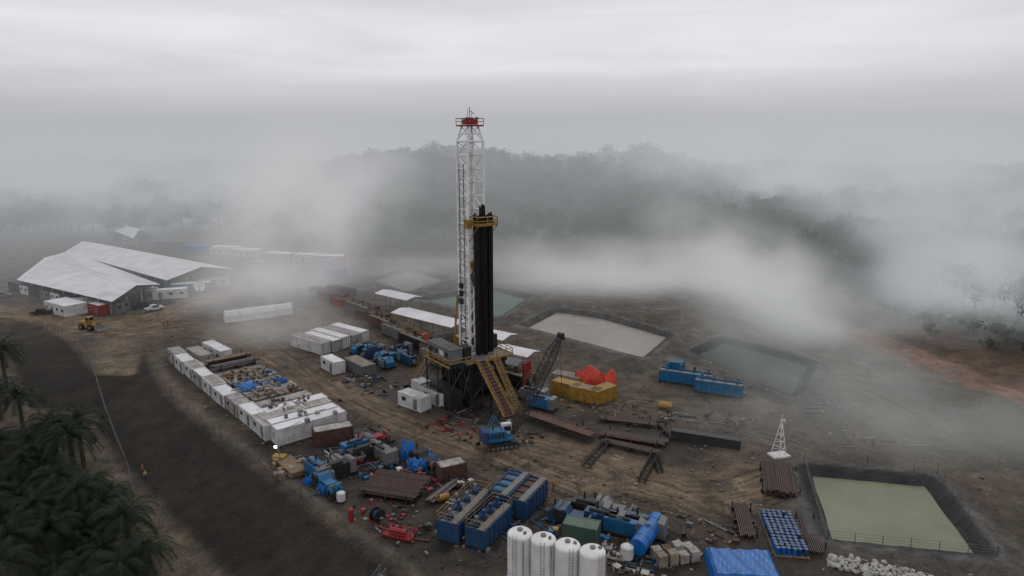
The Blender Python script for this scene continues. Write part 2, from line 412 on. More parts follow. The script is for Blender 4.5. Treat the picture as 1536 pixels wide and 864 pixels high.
def genset(m):
    b=MB(); b.box((0,0,.2),(6,2.3,.35),DARK); b.box((-.3,0,1.3),(4.2,1.8,1.8),m); 
    b.ext([(1.8,.4),(2.8,.4),(2.8,2.4),(2.0,2.6),(1.8,2.2)],-1.05,1.05,GREY)
    for i in range(5): b.box((-1.9+.8*i,0,1.3),(.12,1.9,1.7),m)
    b.cyl((-1,.5,2.2),(-1,.5,3.2),.14,DARK,8); b.cyl((-1.8,-.4,2.35),(.9,-.4,2.35),.25,DARK,8); b.cyl((-3,0,1),(-2.4,0,1),.5,GREY,10)
    return b
def shedroof(L,W,Hh,m,pitch=.6):
    b=MB()
    for i in range(max(2,int(L/4))+1):
        x=-L/2+.3+(L-.6)*i/max(2,int(L/4))
        for sy in(-1,1): b.bm((x,sy*(W/2-.2),0),(x,sy*(W/2-.2),Hh),.14,GREY)
        b.bm((x,-W/2+.2,Hh-.05),(x,0,Hh+pitch-.08),.1,GREY); b.bm((x,W/2-.2,Hh-.05),(x,0,Hh+pitch-.08),.1,GREY)
    for sy in(-1,1):
        vs=[(-L/2,0,Hh+pitch),(L/2,0,Hh+pitch),(L/2,sy*W/2,Hh),(-L/2,sy*W/2,Hh)]
        vs+= [(x,y,z+.06) for x,y,z in vs]; b.add(vs,[(0,1,2,3),(7,6,5,4),(0,4,5,1),(1,5,6,2),(2,6,7,3),(3,7,4,0)],m)
        n=int(L/.9)
        for i in range(n):
            x=-L/2+.3+(L-.6)*i/(n-1); b.bm((x,0,Hh+pitch+.08),(x,sy*W/2,Hh+.08),.06,m)
    return b
def tarp(L,W,h,m,res=24,flat=False):
    b=MB(); vs=[];fs=[]; o=random.uniform(0,50)
    for j in range(res+1):
        for i in range(res+1):
            u=i/res*2-1; v=j/res*2-1; e=max(abs(u),abs(v))
            if flat:
                k=1-max(0,(e-.86)/.14)**1.5; z=h*k*(.9+.06*math.sin(o+u*3+v*2))+.07*math.sin(u*14+v*4+o)*k+.05; s=1
            else:
                k=(1-max(0,(e-.72)/.28)**2)
                z=h*k*(.72+.18*math.sin(o+u*5+v*3)+.1*math.sin(o*2+u*11-v*6))+.07*math.sin(u*17+o)*math.cos(v*13+o)*k+.05
                s=1+.10*math.sin(u*7+v*9+o)*(e>.8)
            vs.append((u*L/2*s,v*W/2*s,z if e<.99 else .02))
    for j in range(res):
        for i in range(res): k=j*(res+1)+i; fs.append((k,k+1,k+res+2,k+res+1))
    b.add(vs,fs,m); return b
def truss(L,W,h,m):
    b=MB(); n=int(L/1.2)
    for sy in(-1,1):
        for z in(.15,h): b.bm((-L/2,sy*W/2,z),(L/2,sy*W/2,z),.13,m)
    for i in range(n+1):
        x=-L/2+L*i/n
        for sy in(-1,1):
            b.bm((x,sy*W/2,.15),(x,sy*W/2,h),.08,m)
            if i<n: b.bm((x,sy*W/2,.15 if i%2 else h),(x+L/n,sy*W/2,h if i%2 else .15),.07,m)
        b.bm((x,-W/2,h),(x,W/2,h),.08,m); b.bm((x,-W/2,.15),(x,W/2,.15),.08,m)
    return b
def seg(x1,y1,x2,y2,z=0):
    a=P(x1,y1,z);c=P(x2,y2,z);d=c-a; return (a+c)/2,math.atan2(d.y,d.x),d.length
def put(b,name,x,y,rz=UANG,z=0,**k):
    p=P(x,y,z); return b.build(name,(p.x,p.y,z),rz,**k)

# ---------- drilling rig
RIG=empty('drilling_rig',(-7.6,128,0),R(-54))
b=MB(); s=1.7; z0,z1=9,48.6; nb=16; bay=(z1-z0)/nb
cs=[(-s,-s),(s,-s),(s,s),(-s,s)]
for x,y in cs: b.box((x,y,(z0+z1)/2),(.38,.38,z1-z0),MAST)
for i in range(nb+1):
    z=z0+i*bay
    for k in range(4):
        if k==1 and i not in(0,8,nb): continue
        p=cs[k];q=cs[(k+1)%4]; b.bm((*p,z),(*q,z),.24,MAST)
    if i<nb:
        for k in(0,2,3):
            p=cs[k];q=cs[(k+1)%4]
            if k==3: b.bm((*p,z),(*q,z+bay),.17,MAST); b.bm((*q,z),(*p,z+bay),.17,MAST)
            else: b.bm((*(p if i%2 else q),z),(*(q if i%2 else p),z+bay),.2,MAST)
        b.bm((s,-s,z),(s,-s+.7,z+bay/2),.11,MAST); b.bm((s,-s+.7,z+bay/2),(s,-s,z+bay),.11,MAST)
for x,y in cs: b.bm((x,y,z1),(x*.62,y*.62,51.2),.3,MAST)
for k in range(4):
    p=cs[k];q=cs[(k+1)%4]; b.bm((p[0]*.8,p[1]*.8,49.9),(q[0]*.8,q[1]*.8,49.9),.18,MAST); b.bm((*p,z1),(q[0]*.62,q[1]*.62,51.2),.14,MAST)
for dx in(-.3,.3): b.bm((-s-.35,dx,z0),(-s-.35,dx,z1),.08,MAST)
for i in range(90): b.bm((-s-.35,-.3,z0+i*.44),(-s-.35,.3,z0+i*.44),.05,MAST)
for x,y in((-.9,-s-.2),(.6,-s-.2)): b.cyl((x,y,z0),(x,y,z1-4),.09,GREY,6)
for z in(19,20.5,22): b.box((-.6,-s-.3,z),(.9,.5,1.0),DARK)
for y in(-s-.4,s+.4): b.bm((-3.5,y,9.2),(-s,y,20),.35,YEL)
b.build('mast',parent=RIG)
b=MB(); b.box((0,0,51.35),(3.9,3.4,.28),RED); b.box((0,0,52),(1.6,2.2,.9),RED)
for y in(-.7,-.3,.1,.5): b.cyl((-.1,y,52.2),(-.1,y+.16,52.2),.62,DARK,14)
for a_,c_ in(((-1.95,-1.7),(1.95,-1.7)),((1.95,-1.7),(1.95,1.7)),((1.95,1.7),(-1.95,1.7)),((-1.95,1.7),(-1.95,-1.7))):
    b.rail((*a_,51.5),(*c_,51.5),RED,1.1,.09)
b.bm((0,0,52.4),(0,0,54.6),.1,DARK); b.bm((1.8,-1.6,52),(1.8,-1.6,54.2),.07,RED); b.bm((-1.8,1.6,52),(-1.8,1.6,54),.07,RED); b.bm((0,0,54),(.8,.6,53.3),.07,DARK)
b.box((.9,.9,52.6),(.5,.4,.5),YEL); b.build('crown_block',parent=RIG)
b=MB()
for y in(-.35,-.12,.12,.35): b.cyl((0,y,26),(0,y,51.3),.03,DARK,5)
b.box((0,0,25.3),(.9,.8,1.8),YEL); b.cyl((0,-.5,26.1),(0,.5,26.1),.6,YEL,14); b.cyl((0,0,22),(0,0,24.5),.28,DARK,8); b.box((.1,0,22.8),(.9,1.1,1.8),GREY); b.cyl((0,0,10),(0,0,22),.09,DARK,6)
b.build('travelling_block',parent=RIG)
b=MB(); zb=33.6; x0_,x1_,y0_,y1_=1.6,4.2,-1.2,3.0
b.box(((x0_+x1_)/2,(y0_+y1_)/2,zb),(x1_-x0_,y1_-y0_,.15),YEL)
for i in range(6): b.box((3.0,-1.0+i*.75,zb+.14),(2.5,.16,.16),DARK)
for a_,c_ in(((x0_,y0_),(x1_,y0_)),((x1_,y0_),(x1_,y1_)),((x1_,y1_),(x0_,y1_)),((x0_,y1_),(x0_,y0_))): b.rail((*a_,zb+.1),(*c_,zb+.1),YEL,1.5,.15)
for a_,c_ in(((x0_,y0_),(x1_,y0_)),((x1_,y0_),(x1_,y1_)),((x1_,y1_),(x0_,y1_))):
    b.box(((a_[0]+c_[0])/2,(a_[1]+c_[1])/2,zb+.25),(abs(a_[0]-c_[0])+.06,abs(a_[1]-c_[1])+.06,.5),YEL)
b.bm((x1_,y0_,zb),(1.7,-1.7,zb-3.2),.14,YEL); b.bm((x1_,y1_,zb),(1.7,1.7,zb-3.6),.14,YEL); b.bm((x1_,y0_,zb+1.2),(1.7,-1.7,zb+4.6),.1,YEL); b.box((1.9,-1.9,zb+.3),(.9,1.0,1.6),YEL)
b.build('racking_board',parent=RIG)
b=MB()
for i in range(5):
    for j in range(11):
        if j in(2,3,7): continue
        x=2.1+i*.3; y=-.85+j*.34
        l=random.uniform(-.35,.35)+(1.5 if j in(4,5) else 0)
        b.cyl((x+.3,y*.9,9.1),(x,y,35.6+l),.105,BLK if random.random()<.85 else PIPE,6)
b.build('drill_pipe_stand',parent=RIG)
b=MB()
for y in(-3.8,3.8):
    b.box((0,y,.6),(15,1.6,1.2),DARK); b.box((0,y,8.2),(11,.9,.9),DARK)
    for x in(-5,-2.5,0,2.5,5): b.box((x,y,4.5),(.4,.5,6.6),DARK)
    for x in(-5,-2.5,0,2.5): b.bm((x,y,1.2),(x+2.5,y,7.8),.22,GREY if x>0 else DARK); b.bm((x+2.5,y-.1,1.2),(x,y-.1,7.8),.22,DARK)
for x in(-5,5):
    b.box((x,0,7.6),(.5,6.6,.7),DARK); b.bm((x,-3.6,1.2),(x,3.6,7.4),.22,DARK); b.bm((x,3.6,1.2),(x,-3.6,7.4),.22,DARK)
b.box((0,0,8.8),(12,10.4,.3),GREY); b.box((.5,0,4),(3,4,3.2),DARK); b.cyl((0,0,.1),(0,0,7.5),.7,RED,12); b.cyl((0,0,3),(0,0,4.4),1.1,RED,12)
b.box((-2,0,3.4),(7,6.4,5),DARK)
b.box((-3.6,.5,10.1),(2.6,3.4,2.2),GREY); b.cyl((-3.6,-1.4,10.4),(-3.6,2.4,10.4),.9,YEL,12)
b.box((-1.5,4.2,10.4),(5,1.8,2.6),DARK); b.box((3.4,-3.9,10.3),(2,1.6,2.4),DARK); b.box((3.4,-4.72,10.8),(1.6,.06,1.1),GLASS)
b.box((-5.7,-2.6,10.3),(.1,4.6,2.6),GREY)
for a_,c_ in(((6,-5.2),(6,-3.6)),((6,-.4),(6,5.2)),((6,5.2),(-6,5.2)),((-6,5.2),(-6,-5.2)),((-6,-5.2),(-3,-5.2))): b.rail((*a_,8.95),(*c_,8.95),YEL,1.2,.11)
for a_,c_ in(((6.05,-4.4),(.12,1.6)),((6.05,2.4),(.12,5.4)),((0,5.28),(12,.12))): b.box((a_[0],a_[1],8.9),(c_[0],c_[1],.35),YEL)
b.build('substructure',parent=RIG)
b=MB(); b.box((1.0,-7.0,8.75),(9.5,3.4,.3),DARK); b.box((1.3,-6.9,10.4),(8,2.5,2.7),GREY); b.box((1.3,-6.9,11.8),(8.3,2.8,.12),GREY)
for x in(-1.5,.2,3.9): b.box((x,-8.17,10.7),(1.1,.06,.8),GLASS)
b.box((2.1,-8.17,10.6),(1.5,.07,1.0),WHITE); b.box((-2.1,-8.17,10.1),(.9,.07,2),DARK)
for i in range(12): b.box((-2.5+i*.7,-6.9,11.9),(.08,2.7,.08),GREY)
for x in(-3,1.2,5.4): b.bm((x,-8.5,.3),(x,-8.5,8.6),.25,DARK); b.bm((x,-8.5,4),(x,-5.4,8.4),.18,DARK)
b.box((1.2,-6.9,2),(8,2.6,3.2),DARK)
b.rail((-3.7,-8.7,8.9),(5.7,-8.7,8.9),YEL,1.15,.12); b.rail((5.7,-8.7,8.9),(5.7,-5.2,8.9),YEL,1.15,.12); b.box((1,-8.75,8.8),(9.5,.1,.35),YEL)
b.build('doghouse',parent=RIG)
def stairs(b,p,q,w,m,n=20):
    p=Vector(p);q=Vector(q); d=q-p; sd=Vector((-d.y,d.x,0)).normalized()*w/2
    for s_ in(-1,1):
        b.bm(p+sd*s_,q+sd*s_,.2,m); z=Vector((0,0,1.05)); b.bm(p+sd*s_+z,q+sd*s_+z,.08,m); b.bm(p+sd*s_+z*.5,q+sd*s_+z*.5,.05,m)
        for i in range(n//3+1): a_=p.lerp(q,i/(n//3))+sd*s_; b.bm(a_,a_+z,.07,m)
    an=math.atan2(d.y,d.x)
    for i in range(n): a_=p.lerp(q,(i+.5)/n); b.box(a_,(.3,w,.05),GREY,rz=an)
b=MB(); stairs(b,(-3.6,-7.6,8.8),(-11.5,-7.6,.1),1.1,YEL); stairs(b,(-6,-4.5,8.8),(-14.0,-4.5,.1),1.1,YEL); stairs(b,(6.1,1.2,8.8),(13.6,1.2,.1),.9,YEL)
b.build('stairs',parent=RIG)
b=MB(); n=14; ym=-2
b.box((10.4,ym,4.85),(11.8,1.7,.3),RUST,ry=math.atan2(7.8,8.8))
for i in range(16):
    t=(i+.5)/16; b.box((6+8.8*t,ym,9.05-7.8*t),(.12,1.7,.12),DARK,ry=math.atan2(7.8,8.8))
for y in(ym-1,ym+1):
    b.bm((6,y,8.9),(14.8,y,1.1),.26,YEL); b.bm((6,y,9.8),(14.8,y,2.0),.09,YEL)
    for i in range(n): t=i/(n-1); b.bm((6+8.8*t,y,8.9-7.8*t),(6+8.8*t,y,9.8-7.8*t),.08,YEL)
for x,z in((8,6.6),(11,4),(13.4,1.8)):
    for y in(ym-.95,ym+.95): b.bm((x,y,z),(x-.4,y,0),.22,DARK)
    b.bm((x,ym-1,z-.4),(x,ym+1,z-.4),.2,DARK)
b.build('pipe_ramp',parent=RIG)
b=MB()
for i in range(4): b.cyl((i*.75,0,.3),(i*.75,0,5.8),.33,RED,12); b.dome((i*.75,0,5.8),.33,.3,RED,12,3)
b.box((1.1,0,.15),(3.2,1,.3),DARK); b.box((1.1,.5,3),(3.2,.08,.2),DARK); b.box((1.1,.5,1.2),(3.2,.08,.2),DARK)
put(b,'gas_cylinder_rack',786,588,R(60))

# ---------- crane
def crane():
    e=empty('crawler_crane',P(752,668),R(18))
    b=MB()
    for y in(-1.6,1.6):
        b.ext([(-2.6,.5),(-2.2,.05),(2.2,.05),(2.6,.5),(2.2,1.0),(-2.2,1.0)],y-.35,y+.35,DARK)
        for i in range(13): b.box((-2.2+i*.36,y,1.02),(.16,.8,.08),RUB); 
        for i in range(6): b.cyl((-1.9+i*.76,y-.38,.42),(-1.9+i*.76,y+.38,.42),.3,GREY,8)
    b.box((0,0,.75),(2,2.6,.5),DARK); b.build('crawler_tracks',parent=e)
    b=MB(); b.cyl((0,0,1),(0,0,1.3),1.1,DARK,14)
    b.box((-.6,0,1.45),(5.0,2.7,.3),LBLUE); b.ext([(-3.1,1.6),(.6,1.6),(.6,2.7),(.2,3.0),(-2.7,3.0),(-3.1,2.7)],-1.3,.5,LBLUE)
    b.ext([(-3.4,1.3),(-2.6,1.3),(-2.6,3.2),(-3.2,3.2),(-3.4,2.8)],-1.4,1.4,BLUE)
    b.ext([(.3,1.6),(2.0,1.6),(2.2,2.3),(1.9,3.3),(.3,3.3)],.5,1.35,WHITE); b.box((2.1,.92,2.6),(.1,.7,.9),GLASS,ry=-.2); b.box((1.2,1.37,2.6),(1.2,.05,.8),GLASS); b.box((1.2,.48,2.6),(1.2,.05,.8),GLASS)
    b.box((1.1,.92,3.36),(1.7,.85,.1),WHITE); b.cyl((-1.5,-.4,3),(-1.5,-.4,3.7),.12,DARK,8)
    for i in range(5): b.box((-2.5+i*.6,-1.32,2.3),(.35,.04,.8),DARK)
    for y in(-.7,.4): b.bm((-2.4,y,3),(-1.2,y,5.4),.14,LBLUE); b.bm((0,y,2.8),(-1.2,y,5.4),.14,LBLUE)
    b.build('crane_house',parent=e); return e
CR=crane()
b=MB(); fo=CR.location+Vector((1.8,.2,1.9)); tip=PY(841,503,115.5)
d=(tip-fo).normalized(); sd=d.cross(Vector((0,0,1))).normalized(); up=sd.cross(d); n=18
def bp_(t): 
    w=.7*min(1,t*4+.25,(1-t)*4+.25); c=fo.lerp(tip,t); return [c+sd*w*a_+up*w*c_ for a_,c_ in((-1,-1),(1,-1),(1,1),(-1,1))]
for i in range(n):
    A=bp_(i/n);B=bp_((i+1)/n)
    for k in range(4):
        b.bm(A[k],B[k],.13,DARK); b.bm(A[k],B[(k+1)%4],.07,DARK); b.bm(B[k],B[(k+1)%4],.06,DARK)
b.cyl(tip-sd*.5,tip+sd*.5,.5,DARK,12); b.cyl(tip+sd*.2-up*1,tip-sd*.2-up*1.1,.35,DARK,10)
gt=CR.location+Vector((-1.0,-.4,5.4)); 
for a_ in(-.4,.4): b.bm(gt+sd*a_,tip+sd*a_,.06,DARK)
hk=Vector((tip.x+.4,tip.y,3.5)); b.bm(tip,hk,.06,DARK); b.box(hk,(.5,.3,.9),YEL)
o=b.build('lattice_boom'); o.parent=CR; o.matrix_parent_inverse=(Matrix.Translation(CR.location)@Matrix.Rotation(R(18),4,'Z')).inverted()

# ---------- container row on the left edge
st=Vector((-78,149,0)); 
def rowpos(u,v): return st+U*u+V*v
for i in range(9):
    b=container(6,2.5,2.6+random.uniform(-.1,.15),WHITE if i%3 else DWHITE,WROOF if i%2 else DWHITE,win=True); p=rowpos(3.2+i*6.25,1.4+random.uniform(-.2,.2)); b.build('portable_cabin',p,UANG+random.uniform(-.02,.02))
for i,(uu,vv,L_,m_,r_) in enumerate([(6,9.2,10,WHITE,WROOF),(7.5,5.0,8,DWHITE,DWHITE)]):
    container(L_,2.5,2.9,m_,r_,win=True).build('portable_cabin',rowpos(uu,vv),UANG+R(4))
cols=[(DWHITE,TAN),(RUST,RUST),(GREY,GREY),(BLUE,TAN),(GREY,WOOD),(DWHITE,DWHITE),(RUST,TAN),(DWHITE,DWHITE),(WHITE,DWHITE),(GREY,TAN)]
for i in range(10):
    m_,r_=cols[i]; h=2.5 if i in(1,2,3,4) else 2.6
    container(9.2,2.6,h,m_,r_).build('shipping_container',rowpos(16+i*2.95,7.6+random.uniform(-.4,.4)),VANG)
for i in range(5): container(12.2 if i else 9.4,2.5,2.7+random.uniform(-.1,.15),[DWHITE,WHITE,WHITE,DWHITE,WHITE][i],[DWHITE,WROOF,DWHITE,WROOF,WROOF][i]).build('shipping_container',rowpos(46.6+i*2.9,7.0+random.uniform(-.5,.5)+(0.6 if i else .8)),VANG+random.uniform(-.02,.02))
b=pipestack(9,2.6,2,.12,WOOD); b.build('pipe_rack',rowpos(18,7.6)+Vector((0,0,2.75)),VANG)
b=pipestack(9,2.8,2,.12,GREY); b.build('pipe_rack',rowpos(22.5,7.6)+Vector((0,0,2.75)),VANG)
for uu,n_,mm in((29,36,[RUST,TAN,WOOD,GREY]),(35,40,[WOOD,TAN,DWHITE,LBLUE,RUST]),(41,40,[TAN,WOOD,GREY,RUST,DWHITE]),(50,22,[DWHITE,GREY,RUST]),(57,10,[DWHITE,GREY])):
    clutter('scrap_pile',rowpos(uu,7.5)+Vector((0,0,2.82)),UANG,5.6,8,n_,mm,big=.8)
tarp(4.5,3,.7,TARP).build('blue_tarp',rowpos(36.5,5)+Vector((0,0,2.75)),UANG); tarp(1.8,1.6,.9,TARP).build('blue_tarp',rowpos(38,11)+Vector((0,0,2.75)),VANG)
container(6.2,2.5,2.6,RUST,DWHITE).build('shipping_container',P(500,662),R(25))
clutter('scrap_pile',P(430,700),UANG,7,5,34,[WOOD,TAN,RUST,DWHITE,GREY]); 
container(6,2.4,.7,WOOD,WOOD).build('timber_stack',P(437,703),UANG)

def lighttower(loc,h,lit=True,m=YEL):
    b=MB(); b.box((0,0,.7),(2,1.2,.9),m); 
    for x in(-.7,.7): b.cyl((x,-.75,.35),(x,.75,.35),.35,RUB,10)
    b.cyl((0,0,1),(0,0,h),.08,GREY,8); b.box((0,0,h),(1.4,.1,.1),GREY)
    for x in(-.45,.45): b.box((x,-.12,h),(.35,.15,.3),DARK); b.box((x,-.21,h),(.42,.03,.34),LAMPM if lit and x<0 else GLASS)
    b.build('light_tower',loc,R(-10))
lighttower(P(420,693),2.6)

# ---------- white cabins, mid-left
for cx,cy,L_,rz in((375,478,13,R(30)),(402,474,13,R(30))):
    b=MB(); pr=[(-1.5,0),(1.5,0),(1.5,1.8),(.9,2.7),(0,3.1),(-.9,2.7),(-1.5,1.8)]
    n=len(pr); vs=[(-L_/2,y,z) for y,z in pr]+[(L_/2,y,z) for y,z in pr]; b.add(vs,[(i,(i+1)%n,n+(i+1)%n,n+i) for i in range(n)]+[tuple(reversed(range(n))),tuple(range(n,2*n))],WROOF)
    for i in range(8):
        x=-L_/2+L_*i/7
        for j in range(1,n-1): b.bm((x,pr[j][0]*1.01,pr[j][1]*1.01),(x,pr[j+1][0]*1.01,pr[j+1][1]*1.01),.07,WHITE)
    b.box((L_/2+.03,0,1),(.06,.9,1.9),GREY); put(b,'storage_tent',cx,cy,rz)
pc=P(496,515); pa=R(-38); pv=Vector((-math.sin(pa),math.cos(pa),0))
for i in range(5): container(11.5,2.5,2.7,DWHITE if i%2 else WHITE,WROOF if i%3 else DWHITE).build('shipping_container',pc+pv*(i-2)*2.9+Vector((math.cos(pa),math.sin(pa),0))*(i%2)*.8,pa)
container(6,2.5,2.6,WHITE,WROOF,win=True,ac=True).build('portable_cabin',P(500,555),UANG)
container(8,3,2.2,GREY,TAN).build('shipping_container',P(540,556),UANG)
container(6,2.5,2.6,WHITE,WHITE,win=True,ac=True).build('portable_cabin',P(622,610),UANG+R(10))
container(6,2.5,2.6,WHITE,GREY,win=True).build('portable_cabin',P(655,603),UANG+R(10))
container(3,2.4,2.4,WHITE,WROOF).build('portable_cabin',P(632,588),UANG)
for x,y in((560,535),(585,540),(600,532),(575,548),(548,528),(612,545)): put(pump(LBLUE) if (x//5)%2 else genset(BLUE),'mud_pump' if (x//5)%2 else 'generator_set',x,y,VANG+R(90)*((x//10)%2))
clutter('scrap_pile',P(560,575),UANG,16,9,50,[BLUE,GREY,DARK,RUST,DWHITE],big=.7)
for x,y,L_,rz,m_ in((600,508,13,UANG,GREY),(628,522,13,UANG,DARK),(655,545,9,UANG,GREY),(575,492,10,UANG,RUST),(540,470,12,UANG,GREY)): put(mudtank(L_,3,2.4,m_),'mud_tank',x,y,rz)
put(shedroof(22,6.5,5.2,WROOF),'canopy_roof',645,506,R(-40)); put(shedroof(14,6,4.6,WROOF),'canopy_roof',598,466,R(-40)); put(shedroof(9,5,4.5,WROOF),'canopy_roof',775,556,R(-35)); put(shedroof(5,4,4,GREY),'canopy_roof',768,570,R(-35)); put(shedroof(8,6,4.5,WROOF),'canopy_roof',745,530,R(-35))
put(mudtank(11,3,2.4,DARK),'mud_tank',765,575,R(-40))
for x,y,m_ in((500,450,RUST),(520,460,RED),(545,468,RUST),(486,443,GREY),(560,480,RUST),(512,441,GREY)): container(11,2.6,2.2,m_,RUST).build('shipping_container',P(x,y),R(-35))
container(8,3,3,LBLUE,BLUE).build('shipping_container',P(503,415),R(20)); container(6,3,2.6,BLUE,LBLUE).build('shipping_container',P(488,400),R(10))
b=MB(); b.cyl((0,0,0),(0,0,9),.07,GREY,6); b.cyl((0,0,8.8),(.9,.2,6.6),.5,OTARP,10,.2); put(b,'windsock',638,560,0)

# ---------- right of rig
container(6,2.5,2.6,YEL,YEL).build('shipping_container',P(852,592),UANG+R(12)); container(6,2.5,2.6,YEL,TAN).build('shipping_container',P(880,600),R(-30)); container(5.5,2.5,2.6,YEL,YEL).build('shipping_container',P(903,600),VANG)
container(6,2.5,2.4,DWHITE,TAN).build('portable_cabin',P(852,578),R(-30))
tarp(8,4,4.2,OTARP).build('orange_tarp',P(892,582),R(-30))
for x,y,L_ in((1030,575,11),(1078,590,9)): put(mudtank(L_,2.6,2.2,LBLUE,top=BLUE,rails=None),'water_tank',x,y,R(-25))
container(3,2.5,3.6,LBLUE,BLUE).build('water_tank',P(1013,566),R(-25))
b=MB(); 
for y in(-.5,.5): b.cyl((-1.2,y,.6),(1.2,y,.6),.5,YEL,10)
put(b,'fuel_tank',998,612,R(-20)); put(genset(LBLUE),'generator_set',812,612,R(-30)); put(genset(GREY),'generator_set',800,600,R(-30))
p,a_,l=seg(790,628,888,662); b=truss(l,1.6,1.1,DARK); b.box((0,0,1.2),(l,1.8,.12),RUST); b.build('catwalk',p,a_)
for x1,y1,x2,y2,W,lay_ in((800,622,880,648,1.4,1),(900,652,1000,668,3,1),(905,665,990,684,1.6,1),(990,640,1010,662,1,1),(900,630,985,640,2,1)):
    p,a_,l=seg(x1,y1,x2,y2); pipestack(l,W,lay_,.13,PIPE).build('pipe_rack',p,a_)
p,a_,l=seg(1008,656,1110,672); container(l,1.8,1.5,DARK,DARK).build('equipment_skid',p,a_)
for x1,y1,x2,y2,w,h in((878,702,910,668,1.2,.9),(962,725,982,686,1.0,.9),(990,710,985,690,.8,.7)):
    p,a_,l=seg(x1,y1,x2,y2); truss(l,w,h,DARK).build('steel_truss',p,a_)
clutter('scrap_pile',P(930,618),R(-20),20,6,36,[RUST,DARK,GREY,YEL],big=.6); clutter('scrap_pile',P(1060,630),R(-10),18,5,28,[RUST,DARK,GREY],big=.6)
clutter('scrap_pile',P(1250,610),0,14,6,16,[GREY,DWHITE,LBLUE],big=.6); clutter('scrap_pile',P(1320,660),0,16,6,12,[DWHITE,GREY,RUST],big=.6)
b=MB(); 
for k in range(3):
    a0=k*2.094; b.bm((1.3*math.cos(a0),1.3*math.sin(a0),0),(.15*math.cos(a0),.15*math.sin(a0),5.5),.09,MAST)
    a1=a0+2.094
    for z in(1,2.2,3.4,4.6): r=1.3-1.15*z/5.5; b.bm((r*math.cos(a0),r*math.sin(a0),z),(r*math.cos(a1),r*math.sin(a1),z+.6),.05,MAST)
b.bm((0,0,5),(0,0,7),.1,MAST); b.box((0,0,.15),(3,2,.3),WHITE); b.box((.2,0,5.9),(.9,.15,.5),WHITE); put(b,'radio_mast',1168,684,R(15))
p,a_,l=seg(1165,700,1172,752); pipestack(9.5,4.6,3,.13,PIPE).build('pipe_rack',p,a_)
p,a_,l=seg(1110,760,1122,812); pipestack(8,2,1,.12,PIPE).build('pipe_rack',p,a_); p,a_,l=seg(1204,775,1226,835); pipestack(9,1.8,1,.12,PIPE).build('pipe_rack',p,a_)
def drums(nx_,ny_,m):
    b=MB()
    for i in range(nx_):
        for j in range(ny_):
            if random.random()<.04: continue
            x=(i-nx_/2+.5)*.66+random.uniform(-.06,.06)+(.12 if (i//3)%2 else 0); y=(j-ny_/2+.5)*.66+random.uniform(-.05,.05); z=.15
            b.cyl((x,y,z),(x,y,z+.9),.29,random.choice([m,m,m,BLUE]),10); b.cyl((x,y,z+.86),(x,y,z+.93),.3,BLUE,10); b.cyl((x+.12,y,z+.93),(x+.12,y,z+.96),.05,WHITE,6)
    b.box((0,0,.08),(nx_*.66+.3,ny_*.66+.1,.14),WOOD); return b
DRM=mat('drum_blue',(.012,.12,.38),.4,var=.4,rust=.2)
p,a_,l=seg(1160,770,1190,842); drums(14,6,DRM).build('drum_pallet',p,a_); 
tarp(8,6,1.3,TARP,flat=True).build('blue_tarp',P(1113,856),R(-5))
def sacks(sx,sy,n,m):
    b=MB()
    for i in range(n):
        x=random.uniform(-sx/2,sx/2);y=random.uniform(-sy/2,sy/2)*(1-abs(x/sx)); r=random.uniform(.22,.38); b.dome((x,y,random.choice([0,0,.25])),r,r*.8,m,8,3); b.box((x+r*.4,y+r*.3,.15),(r*1.4,r*.9,.3),random.choice([m,DWHITE]),rz=random.uniform(0,3))
    return b
sacks(11,4,200,BAG).build('sandbag_pile',P(1320,858),R(-22)); sacks(4,3,50,BAG).build('sandbag_pile',P(1262,835),R(-40))
def pallets(nx_,ny_,h):
    b=MB()
    for i in range(nx_):
        for j in range(ny_):
            hh=h*random.uniform(.7,1.1); x=(i-nx_/2+.5)*1.4;y=(j-ny_/2+.5)*1.4
            for k in(-.4,0,.4): b.box((x,y+k,.1),(1.2,.12,.16),WOOD)
            b.box((x,y,.2+hh/2),(1.1,1.1,hh),random.choice([TAN,DWHITE,RUST,BAG]))
            for k in(-.35,0,.35): b.box((x+k,y,.2+hh/2),(.05,1.14,hh+.04),WOOD); 
    return b
pallets(2,4,1.4).build('sack_pallet',P(1012,840),R(-75)); 
SILO=mat('silo_white',(.72,.72,.72),.45,var=.22,rust=.12)
def silo():
    b=MB(); b.cyl((0,0,2.6),(0,0,7.9),1.36,SILO,32); b.dome((0,0,7.9),1.36,.5,SILO,32,6); b.cyl((0,0,2.6),(0,0,1),1.36,SILO,24,.25)
    b.cyl((0,0,8.35),(0,0,8.55),.3,GREY,12); b.box((.7,-.3,8.35),(.3,.3,.3),GREY)
    for z in(4.2,6.0): b.cyl((0,0,z),(0,0,z+.06),1.375,SILO,32)
    for x in(-1,1):
        for y in(-1,1): b.bm((x,y,0),(x,y,3.2),.2,WHITE)
    for x in(-1,1): b.bm((x,-1,.3),(x,1,2.4),.1,WHITE); b.bm((-1,x,.3),(1,x,2.4),.1,WHITE)
    for dx in(-.2,.2): b.bm((dx,-1.46,.3),(dx,-1.46,8.5),.04,DWHITE)
    for i in range(24): b.bm((-.2,-1.46,.5+i*.33),(.2,-1.46,.5+i*.33),.03,DWHITE)
    b.cyl((.9,-1.2,1),(.9,-1.2,8.0),.07,DWHITE,6); return b
sp0=P(780,797,8.2);sp1=P(889,824,8.2); so=None
for i in range(4):
    p=sp0.lerp(sp1,i/3); p.z=0
    if so is None: so=silo().build('bulk_silo',p,R(-24))
    else: inst(so,'bulk_silo',p,R(-24)+i*.3)
